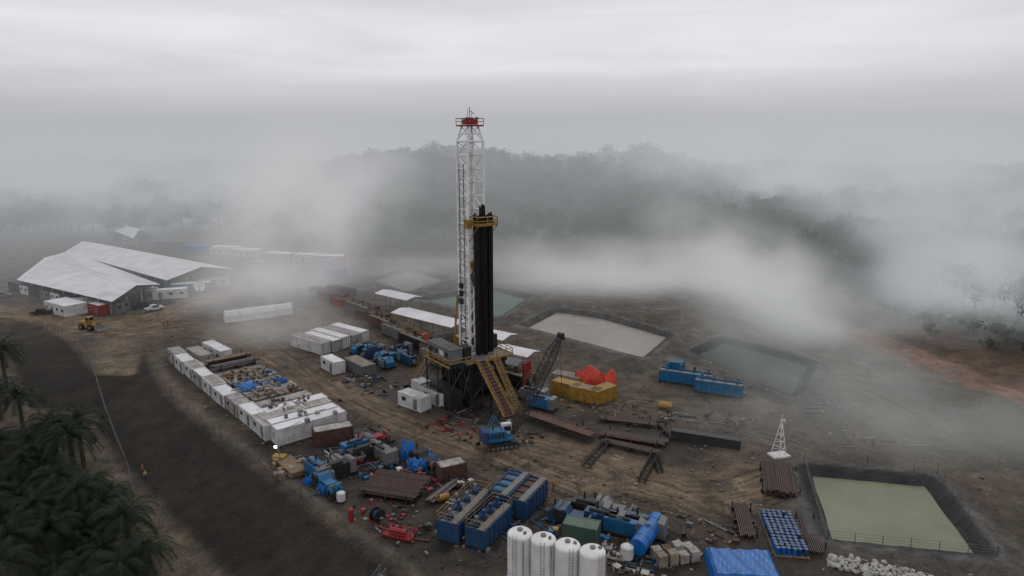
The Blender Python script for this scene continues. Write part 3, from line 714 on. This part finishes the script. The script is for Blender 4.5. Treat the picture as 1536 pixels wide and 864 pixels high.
for x1,y1,x2,y2,W,Hh,top,rl in((672,815,722,762,3,2.6,GREY,YEL),(715,822,752,785,2.8,2.5,GREY,YEL),(748,770,780,738,3.2,2.8,LBLUE,None),(775,778,806,745,2.8,2.6,RUST,None)):
    p,a_,l=seg(x1,y1,x2,y2); mudtank(max(l,7),W,Hh,BLUE,top=top,rails=rl,gear=rl is not None).build('mud_tank',p,a_)
clutter('scrap_pile',P(735,800),R(50),9,6,26,[LBLUE,BLUE,TARP,GREY],big=.7); 
for x,y,mm in((860,785,BLUE),(905,790,BLUE),(935,800,LBLUE),(885,775,DARK),(920,775,GREY),(965,800,BLUE)): put(genset(mm) if x%2 else pump(mm),'generator_set' if x%2 else 'mud_pump',x,y,R(-25))
clutter('scrap_pile',P(905,800),R(-20),13,6,90,[BLUE,LBLUE,GREY,DWHITE,YEL,DARK],big=.7); clutter('scrap_pile',P(945,845),R(-20),9,5,50,[BLUE,GREY,DWHITE,TAN,DARK],big=.7)
def vtank(r,h,m,hor=False):
    b=MB()
    if hor:
        b.cyl((-h/2,0,r+.4),(h/2,0,r+.4),r,m,18); b.box((-h*.3,0,.3),(.3,r*1.6,.6),DARK); b.box((h*.3,0,.3),(.3,r*1.6,.6),DARK); b.cyl((0,0,2*r+.3),(0,0,2*r+.7),.3,GREY,10)
        for x in(-h*.3,0,h*.3): b.cyl((x-.05,0,r+.4),(x+.05,0,r+.4),r+.03,BLUE,18)
    else: b.cyl((0,0,.2),(0,0,h),r,m,18); b.dome((0,0,h),r,r*.3,m,18,3); b.cyl((0,0,0),(0,0,.2),r+.1,DARK,18); b.cyl((0,0,h*.5),(0,0,h*.5+.08),r+.03,m,18)
    return b
p,a_,l=seg(955,838,985,795); vtank(1.1,max(l,4.5),TARP,True).build('water_tank',p,a_)
container(4.2,2.2,2.6,GRN,GRN).build('equipment_skid',P(872,812),R(-20))
put(vtank(1,2.2,WHITE),'water_tank',845,840); put(vtank(.6,1.3,WHITE),'water_tank',512,752); put(vtank(.8,1.6,WHITE),'water_tank',940,838)
# ---------- yard bottom-left centre
p,a_,l=seg(560,748,628,718); pipestack(8.5,7,2,.14,PIPE).build('pipe_rack',p,a_-R(62)); 
p,a_,l=seg(640,760,690,722); pipestack(7,1.6,1,.13,GREY).build('pipe_rack',p,a_)
p,a_,l=seg(655,795,730,735); truss(11,1.2,1.0,DARK).build('steel_truss',p,a_)
for x,y,mm in((475,715,LBLUE),(492,735,LBLUE),(545,690,DARK),(520,700,GREY),(640,700,DARK),(560,668,RED),(535,680,LBLUE),(575,690,GREY),(505,715,DARK)): put(genset(mm) if x%2 else pump(mm),'generator_set' if x%2 else 'mud_pump',x,y,random.choice([UANG,VANG]))
tarp(4.2,2.2,2.2,TARP).build('blue_tarp',P(612,682),R(95)); tarp(4.5,3,1.9,TARP).build('blue_tarp',P(635,700),R(35)); tarp(3,2,1.2,TARP).build('blue_tarp',P(495,735),R(40)); tarp(2.5,1.8,1,TARP).build('blue_tarp',P(470,722),R(40))
for x,y,w,h,n_,mm in((490,705,13,9,90,[LBLUE,BLUE,RUST,GREY,DARK,WHITE]),(560,685,15,8,150,[RED,LBLUE,DARK,GREY,RUST,BLUE,DARK,RUST]),(640,720,10,6,70,[RED,DARK,GREY,WHITE,RUST,DARK]),(590,780,14,6,50,[RUST,DARK,RED,GREY]),(690,645,14,4,30,[RUST,DARK,RED,GREY]),(530,625,20,4,14,[RUST,DARK,GREY]),(650,640,8,3,14,[RED,RUST,DARK]),(700,620,10,4,24,[DARK,RUST,GREY]),(780,650,8,4,18,[DARK,GREY,RUST]),(690,740,9,6,40,[DARK,GREY,RUST,WHITE]),(790,760,9,5,30,[DARK,GREY,LBLUE,RUST]),(1060,800,10,8,24,[DARK,GREY,WOOD,RUST])):
    clutter('scrap_pile',P(x,y),UANG,w,h,n_,mm,big=.6)
container(4,2.3,2.4,RUST,DWHITE).build('shipping_container',P(677,716),VANG+R(-15))
b=MB(); b.box((0,0,.3),(4,1.3,.25),RED); b.rail((-2,-.6,.4),(2,-.6,.4),RED,.9,.12); b.rail((-2,.6,.4),(2,.6,.4),RED,.9,.12); b.cyl((-1.2,0,.9),(1.2,0,.9),.35,RED,10); b.build('red_skid',P(598,806),R(-20))
b=MB(); 
for y in(-.5,.5): b.cyl((0,y-.06,.95),(0,y+.06,.95),.95,DARK,18)
b.cyl((0,-.5,.95),(0,.5,.95),.5,BLUE,14); put(b,'cable_reel',566,782,R(50))
b=MB(); b.cyl((0,0,0),(0,0,1.7),.35,RED,12); b.dome((0,0,1.7),.35,.25,RED,12,3); b.cyl((.2,0,1.6),(.5,0,1.1),.06,DARK,6); put(b,'gas_cylinder',527,782)
b=MB(); b.cyl((-.9,0,.6),(.9,0,.6),.5,YEL,12); b.box((0,0,.1),(1.6,1,.15),DARK); put(b,'fuel_tank',664,752,R(30))
b=MB(); stairs(b,(0,0,0),(-3.2,-3.6,-3),1,GREY,14); b.build('access_stairs',P(575,862),0)
b=MB()
for i in range(1500):
    x=random.uniform(60,1500); y=random.uniform(430,864); p=P(x,y)
    if sdf(PAD,np.array([p.x]),np.array([p.y]))[0]>-2: continue
    if min(sdf(q,np.array([p.x]),np.array([p.y]))[0] for q in PW.values())<4: continue
    k=random.uniform(.1,.32); b.box((p.x,p.y,k*.3),(k*random.uniform(.8,2.4),k,k*.6),random.choice([GREY,DARK,TAN,DARK,RUST,DARK,WOOD]),rz=random.uniform(0,3))
b.build('rubble')

# ---------- camp on the far left
def shed4(A,B,C_,D_,zr,name='camp_building'):
    A,B,C_,D_=[P(x,y,4.2) for x,y in(A,B,C_,D_)]
    e=empty(name,(A+B+C_+D_)/4*1.0-Vector((0,0,4.2))); off=e.location.copy()
    A,B,C_,D_=[v-off for v in(A,B,C_,D_)]
    r0=(A+B)/2;r1=(D_+C_)/2; r0.z=r1.z=zr
    b=MB()
    for a0,a1,c0,c1 in((A,D_,r0,r1),(B,C_,r0,r1)):
        vs=[a0,a1,c1,c0]; vs=vs+[v+Vector((0,0,.12)) for v in vs]; b.add(vs,[(0,1,2,3),(7,6,5,4),(0,4,5,1),(1,5,6,2),(2,6,7,3),(3,7,4,0)],WROOF)
        n=int((a1-a0).length/1.6)
        for i in range(n+1): b.bm(a0.lerp(a1,i/n)+Vector((0,0,.12)),c0.lerp(c1,i/n)+Vector((0,0,.12)),.07,WROOF)
        for t in(.33,.66): b.bm(a0.lerp(c0,t)+Vector((0,0,.14)),a1.lerp(c1,t)+Vector((0,0,.14)),.06,WROOF)
    b.build('roof',parent=e)
    b=MB(); c=(A+B+C_+D_)/4; q=[c+(v-c)*.93 for v in(A,B,C_,D_)]
    for i in range(4):
        a0=q[i];a1=q[(i+1)%4]; L_=(a1-a0).length; an=math.atan2((a1-a0).y,(a1-a0).x); k=int(L_/6)
        for j in range(k+1):
            p=a0.lerp(a1,j/k); b.bm((p.x,p.y,0),(p.x,p.y,4.1),.25,WHITE)
        for j in range(k):
            p=a0.lerp(a1,(j+.5)/k); 
            if (j*7+i)%3!=0:
                mm=[WHITE,DWHITE,GREY,GREY,WHITE][(j*3+i)%5]
                b.box((p.x,p.y,1.4),(5.4,2.4,2.8),mm,rz=an)
                n_=Vector((math.sin(an),-math.cos(an),0))*1.22
                for s_ in(-1,1):
                    for dx in(-1.5,1.5):
                        w=p+Vector((math.cos(an),math.sin(an),0))*dx+n_*s_; b.box((w.x,w.y,1.7),(1,.08,.8),GLASS,rz=an)
    for a0,a1,rr in((A,B,r0),(D_,C_,r1)):
        g0=a0.lerp(c,.04);g1=a1.lerp(c,.04);gr=rr.lerp(c,.04); gr.z=zr-.15; b.add([(g0.x,g0.y,4.1),(g1.x,g1.y,4.1),gr],[(0,1,2)],GREY)
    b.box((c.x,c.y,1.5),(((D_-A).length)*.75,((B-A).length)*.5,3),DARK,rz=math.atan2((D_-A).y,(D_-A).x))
    b.build('walls',parent=e)
shed4((25,420),(104,377),(240,427),(168,453),6.4); shed4((98,378),(150,366),(352,404),(250,421),6.8)
container(12,6,3,WHITE,WROOF,win=True).build('portable_cabin',P(100,468),R(-33)); container(6,2.5,2.8,RED,WROOF,win=True).build('portable_cabin',P(148,470),R(-33))
container(12,3,2.8,WHITE,WROOF,win=True).build('portable_cabin',P(250,447),R(20)); container(12,3,2.8,LBLUE,WROOF,win=True).build('portable_cabin',P(288,437),R(20)); container(9,3,2.8,WHITE,GREY,win=True).build('portable_cabin',P(322,428),R(20))
shed4((168,345),(185,335),(218,345),(200,358),6,'white_building')
for x,y,mm,rf in((297,378,LBLUE,TARP),(340,380,WHITE,WROOF),(372,384,WHITE,WROOF),(420,390,DWHITE,WROOF),(465,392,WHITE,WROOF),(495,394,RED,WROOF),(255,372,GREY,GREY)): container(12,5,3,mm,rf,win=True).build('portable_cabin',P(x,y),R(-12)+random.uniform(-.1,.1))
b=MB(); b.cyl((0,0,0),(0,0,1.6),.12,GREY,8)
vs=[];fs=[]; 
for j in range(5):
    rr=1.8*j/4
    for i in range(18):
        a0=i/18*6.283; vs.append((rr*math.cos(a0),.55-.132*rr*rr,2.6+rr*math.sin(a0)))
for j in range(4):
    for i in range(18): fs.append((j*18+i,j*18+(i+1)%18,(j+1)*18+(i+1)%18,(j+1)*18+i))
b.add(vs,fs,MAST); b.bm((0,.1,1.5),(0,.3,2.6),.12,GREY); b.bm((0,.3,2.6),(0,-1.1,2.6),.06,GREY); put(b,'satellite_dish',300,441,R(5))
def car(m,pick=True):
    b=MB(); b.ext([(-2.5,.45),(2.5,.45),(2.55,.95),(2.3,1.1),(1.2,1.2),(.6,1.75),(-.9,1.8),(-1.1,1.15),(-2.5,1.15)],-.9,.9,m)
    b.ext([(1.08,1.22),(.58,1.66),(-.8,1.7),(-.95,1.22)],-.92,.92,GLASS); b.box((.88,0,1.47),(.08,1.5,.5),GLASS,ry=.9)
    for x in(-1.55,1.55):
        for y in(-.82,.82): b.cyl((x,y-.13,.38),(x,y+.13,.38),.38,RUB,14); b.cyl((x,y-.15,.38),(x,y+.15,.38),.2,GREY,10)
    b.box((2.56,0,.6),(.08,1.7,.2),DARK); b.box((-2.52,0,.6),(.08,1.7,.2),DARK); return b
for x,y,mm,rz in((5,446,GREY,.2),(232,466,WHITE,.9),(62,472,DARK,.3),(214,462,DARK,.9),(386,395,WHITE,0)): put(car(mm),'pickup_truck',x,y,rz)
b=MB(); b.ext([(-3,1),(.2,1),(.2,1.6),(-.2,2.2),(-2.8,2.2),(-3,1.8)],-.9,.9,YEL); b.ext([(-.6,2.2),(.7,2.2),(.6,3.4),(-.5,3.4)],-.75,.75,YEL); b.box((.66,0,2.9),(.06,1.2,.8),GLASS); b.box((0,0,2.9),(.9,1.54,.7),GLASS); b.box((1,0,1.2),(1.8,1.2,.8),YEL)
for x in(-1.8,1.4):
    for y in(-1.1,1.1): b.cyl((x,y-.3,.8),(x,y+.3,.8),.8,RUB,14); b.cyl((x,y-.32,.8),(x,y+.32,.8),.35,YEL,10)
for y in(-.5,.5): b.bm((1.4,y,1.6),(3.4,y,.9),.25,YEL)
b.ext([(3.2,.1),(4.4,.1),(4.2,.35),(3.5,.4),(3.3,1.3),(3.1,1.3)],-1.4,1.4,GREY); put(b,'wheel_loader',136,494,R(-20))

# ---------- fences
def fence(pts,name='fence',h=1.6,z=0,step=3):
    b=MB(); pr=None
    W=[P(x,y,z) for x,y in pts]
    for a0,a1 in zip(W[:-1],W[1:]):
        n=max(1,int((a1-a0).length/step))
        for i in range(n+1):
            q_=a0.lerp(a1,i/n); q_.z=gz(q_.x,q_.y); b.bm(q_,q_+Vector((0,0,h)),.09,WOOD if z==0 else GREY)
            if pr is not None:
                for hh in(.35,.65,.95): b.bm(pr+Vector((0,0,h*hh)),q_+Vector((0,0,h*hh)),.03,GREY)
            pr=q_
    return b.build(name)
fence([(217,522),(257,592),(332,657),(452,747),(590,847)])
fence([(1206,698),(1300,703),(1405,716),(1494,843),(1240,818),(1206,698)],h=1.3); fence([(60,487),(112,517),(152,562)])
fence([(20,470),(75,520),(135,560),(165,640),(190,700),(215,790)],z=-4)
fence([(780,462),(860,462),(990,492),(1015,514)],h=1.2)

# ---------- people
def person(loc,rz,top,leg=(.03,.035,.06)):
    vs=[(0,0,.95),(0,0,1.2),(0,0,1.42),(0,0,1.52),(0,.02,1.66),(0,.01,1.74),
        (.1,0,.9),(.12,.12,.5),(.12,.02,.08),(.12,.16,.04),(-.1,0,.9),(-.12,-.08,.5),(-.12,-.22,.1),(-.12,-.08,.04),
        (.2,0,1.4),(.26,-.06,1.12),(.27,.08,.9),(-.2,0,1.4),(-.26,.06,1.12),(-.27,.2,.92)]
    ed=[(0,1),(1,2),(2,3),(3,4),(4,5),(0,6),(6,7),(7,8),(8,9),(0,10),(10,11),(11,12),(12,13),(2,14),(14,15),(15,16),(2,17),(17,18),(18,19)]
    rad=[.15,.15,.14,.06,.1,.09,.1,.07,.05,.045,.1,.07,.05,.045,.07,.05,.04,.07,.05,.04]
    me=bpy.data.meshes.new('person'); me.from_pydata(vs,ed,[]); o=bpy.data.objects.new('person',me); sc.collection.objects.link(o)
    md=o.modifiers.new('skin','SKIN'); 
    for i,r_ in enumerate(rad): me.skin_vertices[0].data[i].radius=(r_,r_)
    me.skin_vertices[0].data[0].use_root=True
    o.modifiers.new('sub','SUBSURF').levels=1; o.modifiers['sub'].render_levels=2
    m=bpy.data.materials.new('person_clothes'); m.use_nodes=True; nt_=m.node_tree
    tc=nt_.nodes.new('ShaderNodeTexCoord'); sp=nt_.nodes.new('ShaderNodeSeparateXYZ'); cr=nt_.nodes.new('ShaderNodeValToRGB'); cr.color_ramp.interpolation='CONSTANT'
    dv=nt_.nodes.new('ShaderNodeMath'); dv.operation='DIVIDE'; dv.inputs[1].default_value=2
    nt_.links.new(tc.outputs['Object'],sp.inputs[0]); nt_.links.new(sp.outputs[2],dv.inputs[0]); nt_.links.new(dv.outputs[0],cr.inputs[0]); nt_.links.new(cr.outputs[0],nt_.nodes['Principled BSDF'].inputs['Base Color'])
    cr.color_ramp.elements[0].color=(.02,.02,.02,1); cr.color_ramp.elements[1].position=.06; cr.color_ramp.elements[1].color=(*leg,1)
    for ps,c_ in((.48,top),(.745,(.3,.17,.11)),(.855,(.6,.5,.1))):
        e_=cr.color_ramp.elements.new(ps); e_.color=(*c_,1)
    me.materials.append(m); o.location=loc; o.rotation_euler=(0,0,rz)
for x,y,t in((215,716,(.4,.12,.03)),(219,724,(.4,.32,.1)),(246,490,(.5,.12,.03)),(252,488,(.05,.1,.3)),(830,735,(.5,.15,.03)),(690,662,(.5,.12,.03))):
    zz=-3.9 if y>700 and x<300 else 0; p=P(x,y,zz); p.z=gz(p.x,p.y); person(p,random.uniform(0,6),t)

# ---------- trees
def tree_mesh(seed,H_=13,Rr=5,nl=16,nc=38,m=LEAF,cs=.9):
    rn=random.Random(seed); b=MB()
    b.cyl((0,0,-2),(0,0,H_*.6),.35,TRUNK,6,.18)
    for i in range(nl):
        a0=rn.uniform(0,6.28); rr=Rr*math.sqrt(rn.random())*.8; z=H_*(.5+.38*rn.random()*(1.2-rr/Rr*.7)); c=Vector((rr*math.cos(a0),rr*math.sin(a0),z))
        b.cyl((0,0,H_*rn.uniform(.3,.5)),c,.12,TRUNK,4,.05)
        lr=rn.uniform(1.1,2.1)*Rr/5
        for k in range(nc):
            d=Vector((rn.gauss(0,1),rn.gauss(0,1),rn.gauss(0,.8))).normalized()*lr*rn.uniform(.55,1.1); q_=c+d
            n_=(d+Vector((rn.uniform(-1,1),rn.uniform(-1,1),rn.uniform(-.2,1.2)))).normalized(); t_=n_.orthogonal().normalized(); w=n_.cross(t_); s_=rn.uniform(.5,1)*cs*.6
            b.add([q_-t_*s_,q_-w*s_*.7,q_+t_*s_,q_+w*s_*.7],[(0,1,2,3)],m)
    return b
def palm_mesh(seed,H_=8,nf=30,fl=4.6,m=PALML,wd=.16,dr=.17):
    rn=random.Random(seed); b=MB(); b.cyl((0,0,-2),(0,0,H_),.38,TRUNK,8,.3)
    for i in range(nf):
        a0=i*2.39996+rn.uniform(-.15,.15); el=1.25-1.45*(i/nf)+rn.uniform(-.1,.1); L_=fl*rn.uniform(.85,1.1)
        p=Vector((0,0,H_)); d=Vector((math.cos(a0)*math.cos(el),math.sin(a0)*math.cos(el),math.sin(el))); n=10; sdv=Vector((-math.sin(a0),math.cos(a0),0))
        for k in range(n):
            q_=p+d*L_/n; b.cyl(p,q_,.05,m,3)
            if k>0:
                ll=.8*math.sin(math.pi*(k+.5)/(n+1.2))+.15
                for s_ in(-1,1):
                    for h_ in(0,.5):
                        base=p.lerp(q_,h_); tip_=base+sdv*s_*ll+d*ll*.5+Vector((0,0,-.35*ll+rn.uniform(-.1,.1)))
                        b.add([base,base+d*wd,tip_],[(0,1,2)],m)
            p=q_; d=(d+Vector((0,0,-dr-.02*k))).normalized()
    return b
tree_src=[tree_mesh(i,H_=[13,15,11][i],Rr=[5,4.6,5.4][i]) for i in range(3)]
palm_src=palm_mesh(5,m=LEAF)
def forest(name,src,pts,smin,smax):
    b=MB()
    for x,y in pts:
        z=gzv[(x,y)]; s_=random.uniform(smin,smax)/2; a0=random.uniform(0,6.28)
        c,n_=math.cos(a0)*s_,math.sin(a0)*s_
        b.add([(x-c+n_,y-n_-c,z),(x+c+n_,y+n_-c,z),(x+c-n_,y+n_+c,z),(x-c-n_,y-n_+c,z)],[(0,1,2,3)],LEAF)
    o=b.build(name); o.instance_type='FACES'; o.use_instance_faces_scale=True; o.instance_faces_scale=1; o.show_instancer_for_render=False; o.show_instancer_for_viewport=False
    t=src.build('canopy'); t.parent=o; return o
gx,gy=np.meshgrid(np.arange(-500,520,5.8),np.arange(90,560,5.8)); gx=gx+rng.uniform(-2.5,2.5,gx.shape); gy=gy+rng.uniform(-2.5,2.5,gy.shape)
gx=gx.ravel();gy=gy.ravel(); dd=sdf(PAD,gx,gy)
keep=(np.abs(gx)<gy*.85+40)&(((gx>0)&(dd>16)&(gy>120))|((gx<=0)&(dd>14)&(gy>255)))
keep&=~((gx>0)&(dd<28)&(gy<240)); keep&=(rng.random(gx.shape)<np.where(gy>450,.6,.97))
gx=gx[keep];gy=gy[keep]; hz=height(gx,gy); gzv={(x,y):z for x,y,z in zip(gx,gy,hz)}
grp=rng.choice(4,size=len(gx),p=[.3,.27,.25,.18]); grp=np.where((grp==3)&(gx>0)&(gy<290),0,grp); P_=list(zip(gx,gy))
for k in range(3): forest('forest',tree_src[k],[P_[i] for i in range(len(P_)) if grp[i]==k],.65,1.3)
forest('palm_grove',palm_src,[P_[i] for i in range(len(P_)) if grp[i]==3],1.1,1.7)
sb=tree_mesh(9,H_=2.4,Rr=2.2,nl=7,nc=22,m=SCRUB,cs=.6)
n=2600; sx_=rng.uniform(60,220,n); sy_=rng.uniform(70,260,n); d_=sdf(PAD,sx_,sy_); k_=(d_>8)&(d_<60)&(rng.random(n)<ss(d_,8,28)); sx_=sx_[k_];sy_=sy_[k_]; hz=height(sx_,sy_)
for x,y,z in zip(sx_,sy_,hz): gzv[(x,y)]=z
forest('scrub',sb,list(zip(sx_,sy_)),.5,1.4)
pm=[palm_mesh(20+i,H_=[6,8,4.5][i],nf=32,fl=[4.8,5.4,4.2][i]) for i in range(3)]; first=[None]*3
pts=[(5,650),(40,672),(0,700),(52,712),(92,725),(20,742),(75,760),(118,752),(145,785),(38,790),(100,800),(160,822),(15,830),(66,838),(120,850),(200,868),(30,880),(90,890),(165,895),(230,915),(0,775),(-30,640),(-40,700),(-30,760),(-20,820),(10,930),(130,925),(195,935),(15,610),(-20,590),(80,690),(130,725),(175,800),(60,745),(130,820),(200,905),(85,860),(45,760)]
for i,(x,y) in enumerate(pts):
    p=P(x,y,-7.0); k=i%3; z=gz(p.x,p.y)
    if first[k] is None: first[k]=pm[k].build('palm_tree',(p.x,p.y,z-.4),random.uniform(0,6))
    else: inst(first[k],'palm_tree',(p.x,p.y,z-.4),random.uniform(0,6),random.uniform(.75,1.1))

# ---------- fog volumes over the site; their emission stands in for scattered skylight
FS=1.35
def fogmat(name,dens,col,blob=True,ns=.03,lo=.38,hi=.64,seed=0):
    col=[c*FS for c in col]
    m=bpy.data.materials.new(name); m.use_nodes=True; nt_=m.node_tree; nt_.nodes.clear(); L_=nt_.links
    o=nt_.nodes.new('ShaderNodeOutputMaterial'); ab=nt_.nodes.new('ShaderNodeVolumeAbsorption'); ab.inputs[0].default_value=(0,0,0,1)
    em=nt_.nodes.new('ShaderNodeEmission'); em.inputs[0].default_value=(*col,1); ad=nt_.nodes.new('ShaderNodeAddShader')
    L_.new(ab.outputs[0],ad.inputs[0]); L_.new(em.outputs[0],ad.inputs[1]); L_.new(ad.outputs[0],o.inputs['Volume'])
    if not blob: ab.inputs[1].default_value=dens; em.inputs[1].default_value=dens; return m
    try: m.cycles.volume_step_rate=1.6
    except Exception: pass
    tc=nt_.nodes.new('ShaderNodeTexCoord'); ln=nt_.nodes.new('ShaderNodeVectorMath'); ln.operation='LENGTH'; L_.new(tc.outputs['Object'],ln.inputs[0])
    g_=nt_.nodes.new('ShaderNodeNewGeometry'); mp=nt_.nodes.new('ShaderNodeMapping'); mp.inputs['Location'].default_value=(seed*7.1,seed*3.3,seed*1.7); mp.inputs['Scale'].default_value=(1,1,1.3)
    L_.new(g_.outputs['Position'],mp.inputs[0])
    nn=nt_.nodes.new('ShaderNodeTexNoise'); nn.inputs['Scale'].default_value=ns; nn.inputs['Detail'].default_value=3; nn.inputs['Roughness'].default_value=.55; L_.new(mp.outputs[0],nn.inputs['Vector'])
    f1=nt_.nodes.new('ShaderNodeMapRange'); f1.interpolation_type='SMOOTHSTEP'
    for i,v in enumerate((1,.05,0,1)): f1.inputs[i+1].default_value=v
    L_.new(ln.outputs['Value'],f1.inputs[0])
    f2=nt_.nodes.new('ShaderNodeMapRange'); f2.interpolation_type='SMOOTHSTEP'
    for i,v in enumerate((lo,hi,.12*dens,dens)): f2.inputs[i+1].default_value=v
    L_.new(nn.outputs[0],f2.inputs[0]); mu=nt_.nodes.new('ShaderNodeMath'); mu.operation='MULTIPLY'; L_.new(f1.outputs[0],mu.inputs[0]); L_.new(f2.outputs[0],mu.inputs[1])
    L_.new(mu.outputs[0],ab.inputs[1]); L_.new(mu.outputs[0],em.inputs[1]); return m
b=MB(); b.box((0,885,17),(3400,1400,100),fogmat('haze',.0038,(.34,.352,.366),False)); b.build('fog_layer')
def blob(loc,rad,dens,col=(.37,.375,.39),rz=0,tilt=0,**k):
    bpy.ops.mesh.primitive_ico_sphere_add(subdivisions=3,radius=1,location=loc,rotation=(0,tilt,rz)); o=bpy.context.object; o.name='fog_bank'; o.scale=rad
    o.data.materials.append(fogmat('fog',dens,col,True,seed=random.uniform(0,40),**k)); return o
blob(PY(440,330,215),(30,30,40),.074,(.41,.405,.415),tilt=R(12))
blob(PY(385,430,190),(28,28,22),.056,(.39,.385,.385))
blob(PY(430,490,165),(26,18,8),.055,(.32,.31,.30))
blob(PY(940,400,225),(66,36,14),.068,(.37,.37,.37))
blob(PY(1130,400,205),(46,28,18),.075,(.385,.39,.395),tilt=R(25))
blob(PY(1220,480,175),(52,30,15),.07,(.345,.355,.36),tilt=R(22))
blob(PY(1270,560,145),(50,30,14),.065,(.29,.305,.305),tilt=R(20))
blob(PY(1340,640,112),(46,28,12),.062,(.235,.245,.24))
blob(PY(1440,400,175),(44,34,26),.075,(.34,.36,.37),lo=.3,hi=.6)
blob(PY(1440,280,240),(80,44,26),.07,(.38,.39,.405))
blob(PY(80,270,340),(170,70,40),.038,(.35,.365,.375))
blob(PY(330,290,400),(140,60,40),.034,(.38,.385,.39))
blob(PY(980,225,430),(130,50,26),.026,(.38,.39,.40))
blob(PY(1220,235,330),(120,50,30),.055,(.39,.395,.41))
blob(PY(650,420,240),(80,34,11),.036,(.28,.28,.275))
blob(PY(530,270,300),(38,40,34),.04,(.40,.40,.41))

# ---------- world and sun
w=bpy.data.worlds.new('World'); sc.world=w; w.use_nodes=True; nt=w.node_tree; nt.nodes.clear(); L=nt.links
o=nt.nodes.new('ShaderNodeOutputWorld'); sky=nt.nodes.new('ShaderNodeTexSky'); sky.sky_type='NISHITA'; sky.sun_disc=False; sky.sun_elevation=R(48); sky.sun_rotation=R(20)
b1=nt.nodes.new('ShaderNodeBackground'); b1.inputs[1].default_value=.1; L.new(sky.outputs[0],b1.inputs[0])
tc=nt.nodes.new('ShaderNodeTexCoord'); sp=nt.nodes.new('ShaderNodeSeparateXYZ'); L.new(tc.outputs['Generated'],sp.inputs[0])
cr=nt.nodes.new('ShaderNodeValToRGB'); L.new(sp.outputs[2],cr.inputs[0]); els=cr.color_ramp.elements
els[0].position=0; els[0].color=(.41,.40,.42,1); els[1].position=1; els[1].color=(.54,.525,.54,1)
for ps,c_ in((.03,(.455,.44,.465)),(.08,(.54,.52,.552)),(.125,(.60,.577,.615)),(.17,(.575,.558,.587)),(.4,(.54,.53,.55))):
    e_=els.new(ps); e_.color=(*c_,1)
mp=nt.nodes.new('ShaderNodeMapping'); mp.inputs['Scale'].default_value=(1,1,9); L.new(tc.outputs['Generated'],mp.inputs[0])
nn=nt.nodes.new('ShaderNodeTexNoise'); nn.inputs['Scale'].default_value=2.2; nn.inputs['Detail'].default_value=5; nn.inputs['Roughness'].default_value=.5; nn.inputs['Distortion'].default_value=.5; L.new(mp.outputs[0],nn.inputs['Vector'])
r=nt.nodes.new('ShaderNodeMapRange'); 
for i,v in enumerate((.3,.7,1.14,1.46)): r.inputs[i+1].default_value=v
L.new(nn.outputs[0],r.inputs[0]); b2=nt.nodes.new('ShaderNodeBackground'); L.new(cr.outputs[0],b2.inputs[0]); L.new(r.outputs[0],b2.inputs[1])
mx=nt.nodes.new('ShaderNodeMixShader'); mx.inputs[0].default_value=.95; L.new(b1.outputs[0],mx.inputs[1]); L.new(b2.outputs[0],mx.inputs[2]); L.new(mx.outputs[0],o.inputs[0])
sl=bpy.data.lights.new('sun','SUN'); sl.energy=.6; sl.angle=R(20); sl.color=(1,.96,.9); so_=bpy.data.objects.new('sun',sl); sc.collection.objects.link(so_); so_.rotation_euler=(R(42),0,R(160))
# ---------- camera
cam=bpy.data.cameras.new('camera'); cam.lens=FP/1536*36; cam.sensor_width=36; cam.clip_end=9000; cam.clip_start=.5
co=bpy.data.objects.new('camera',cam); sc.collection.objects.link(co); co.location=(0,0,HC); co.rotation_euler=(R(90)-TH,0,0); sc.camera=co
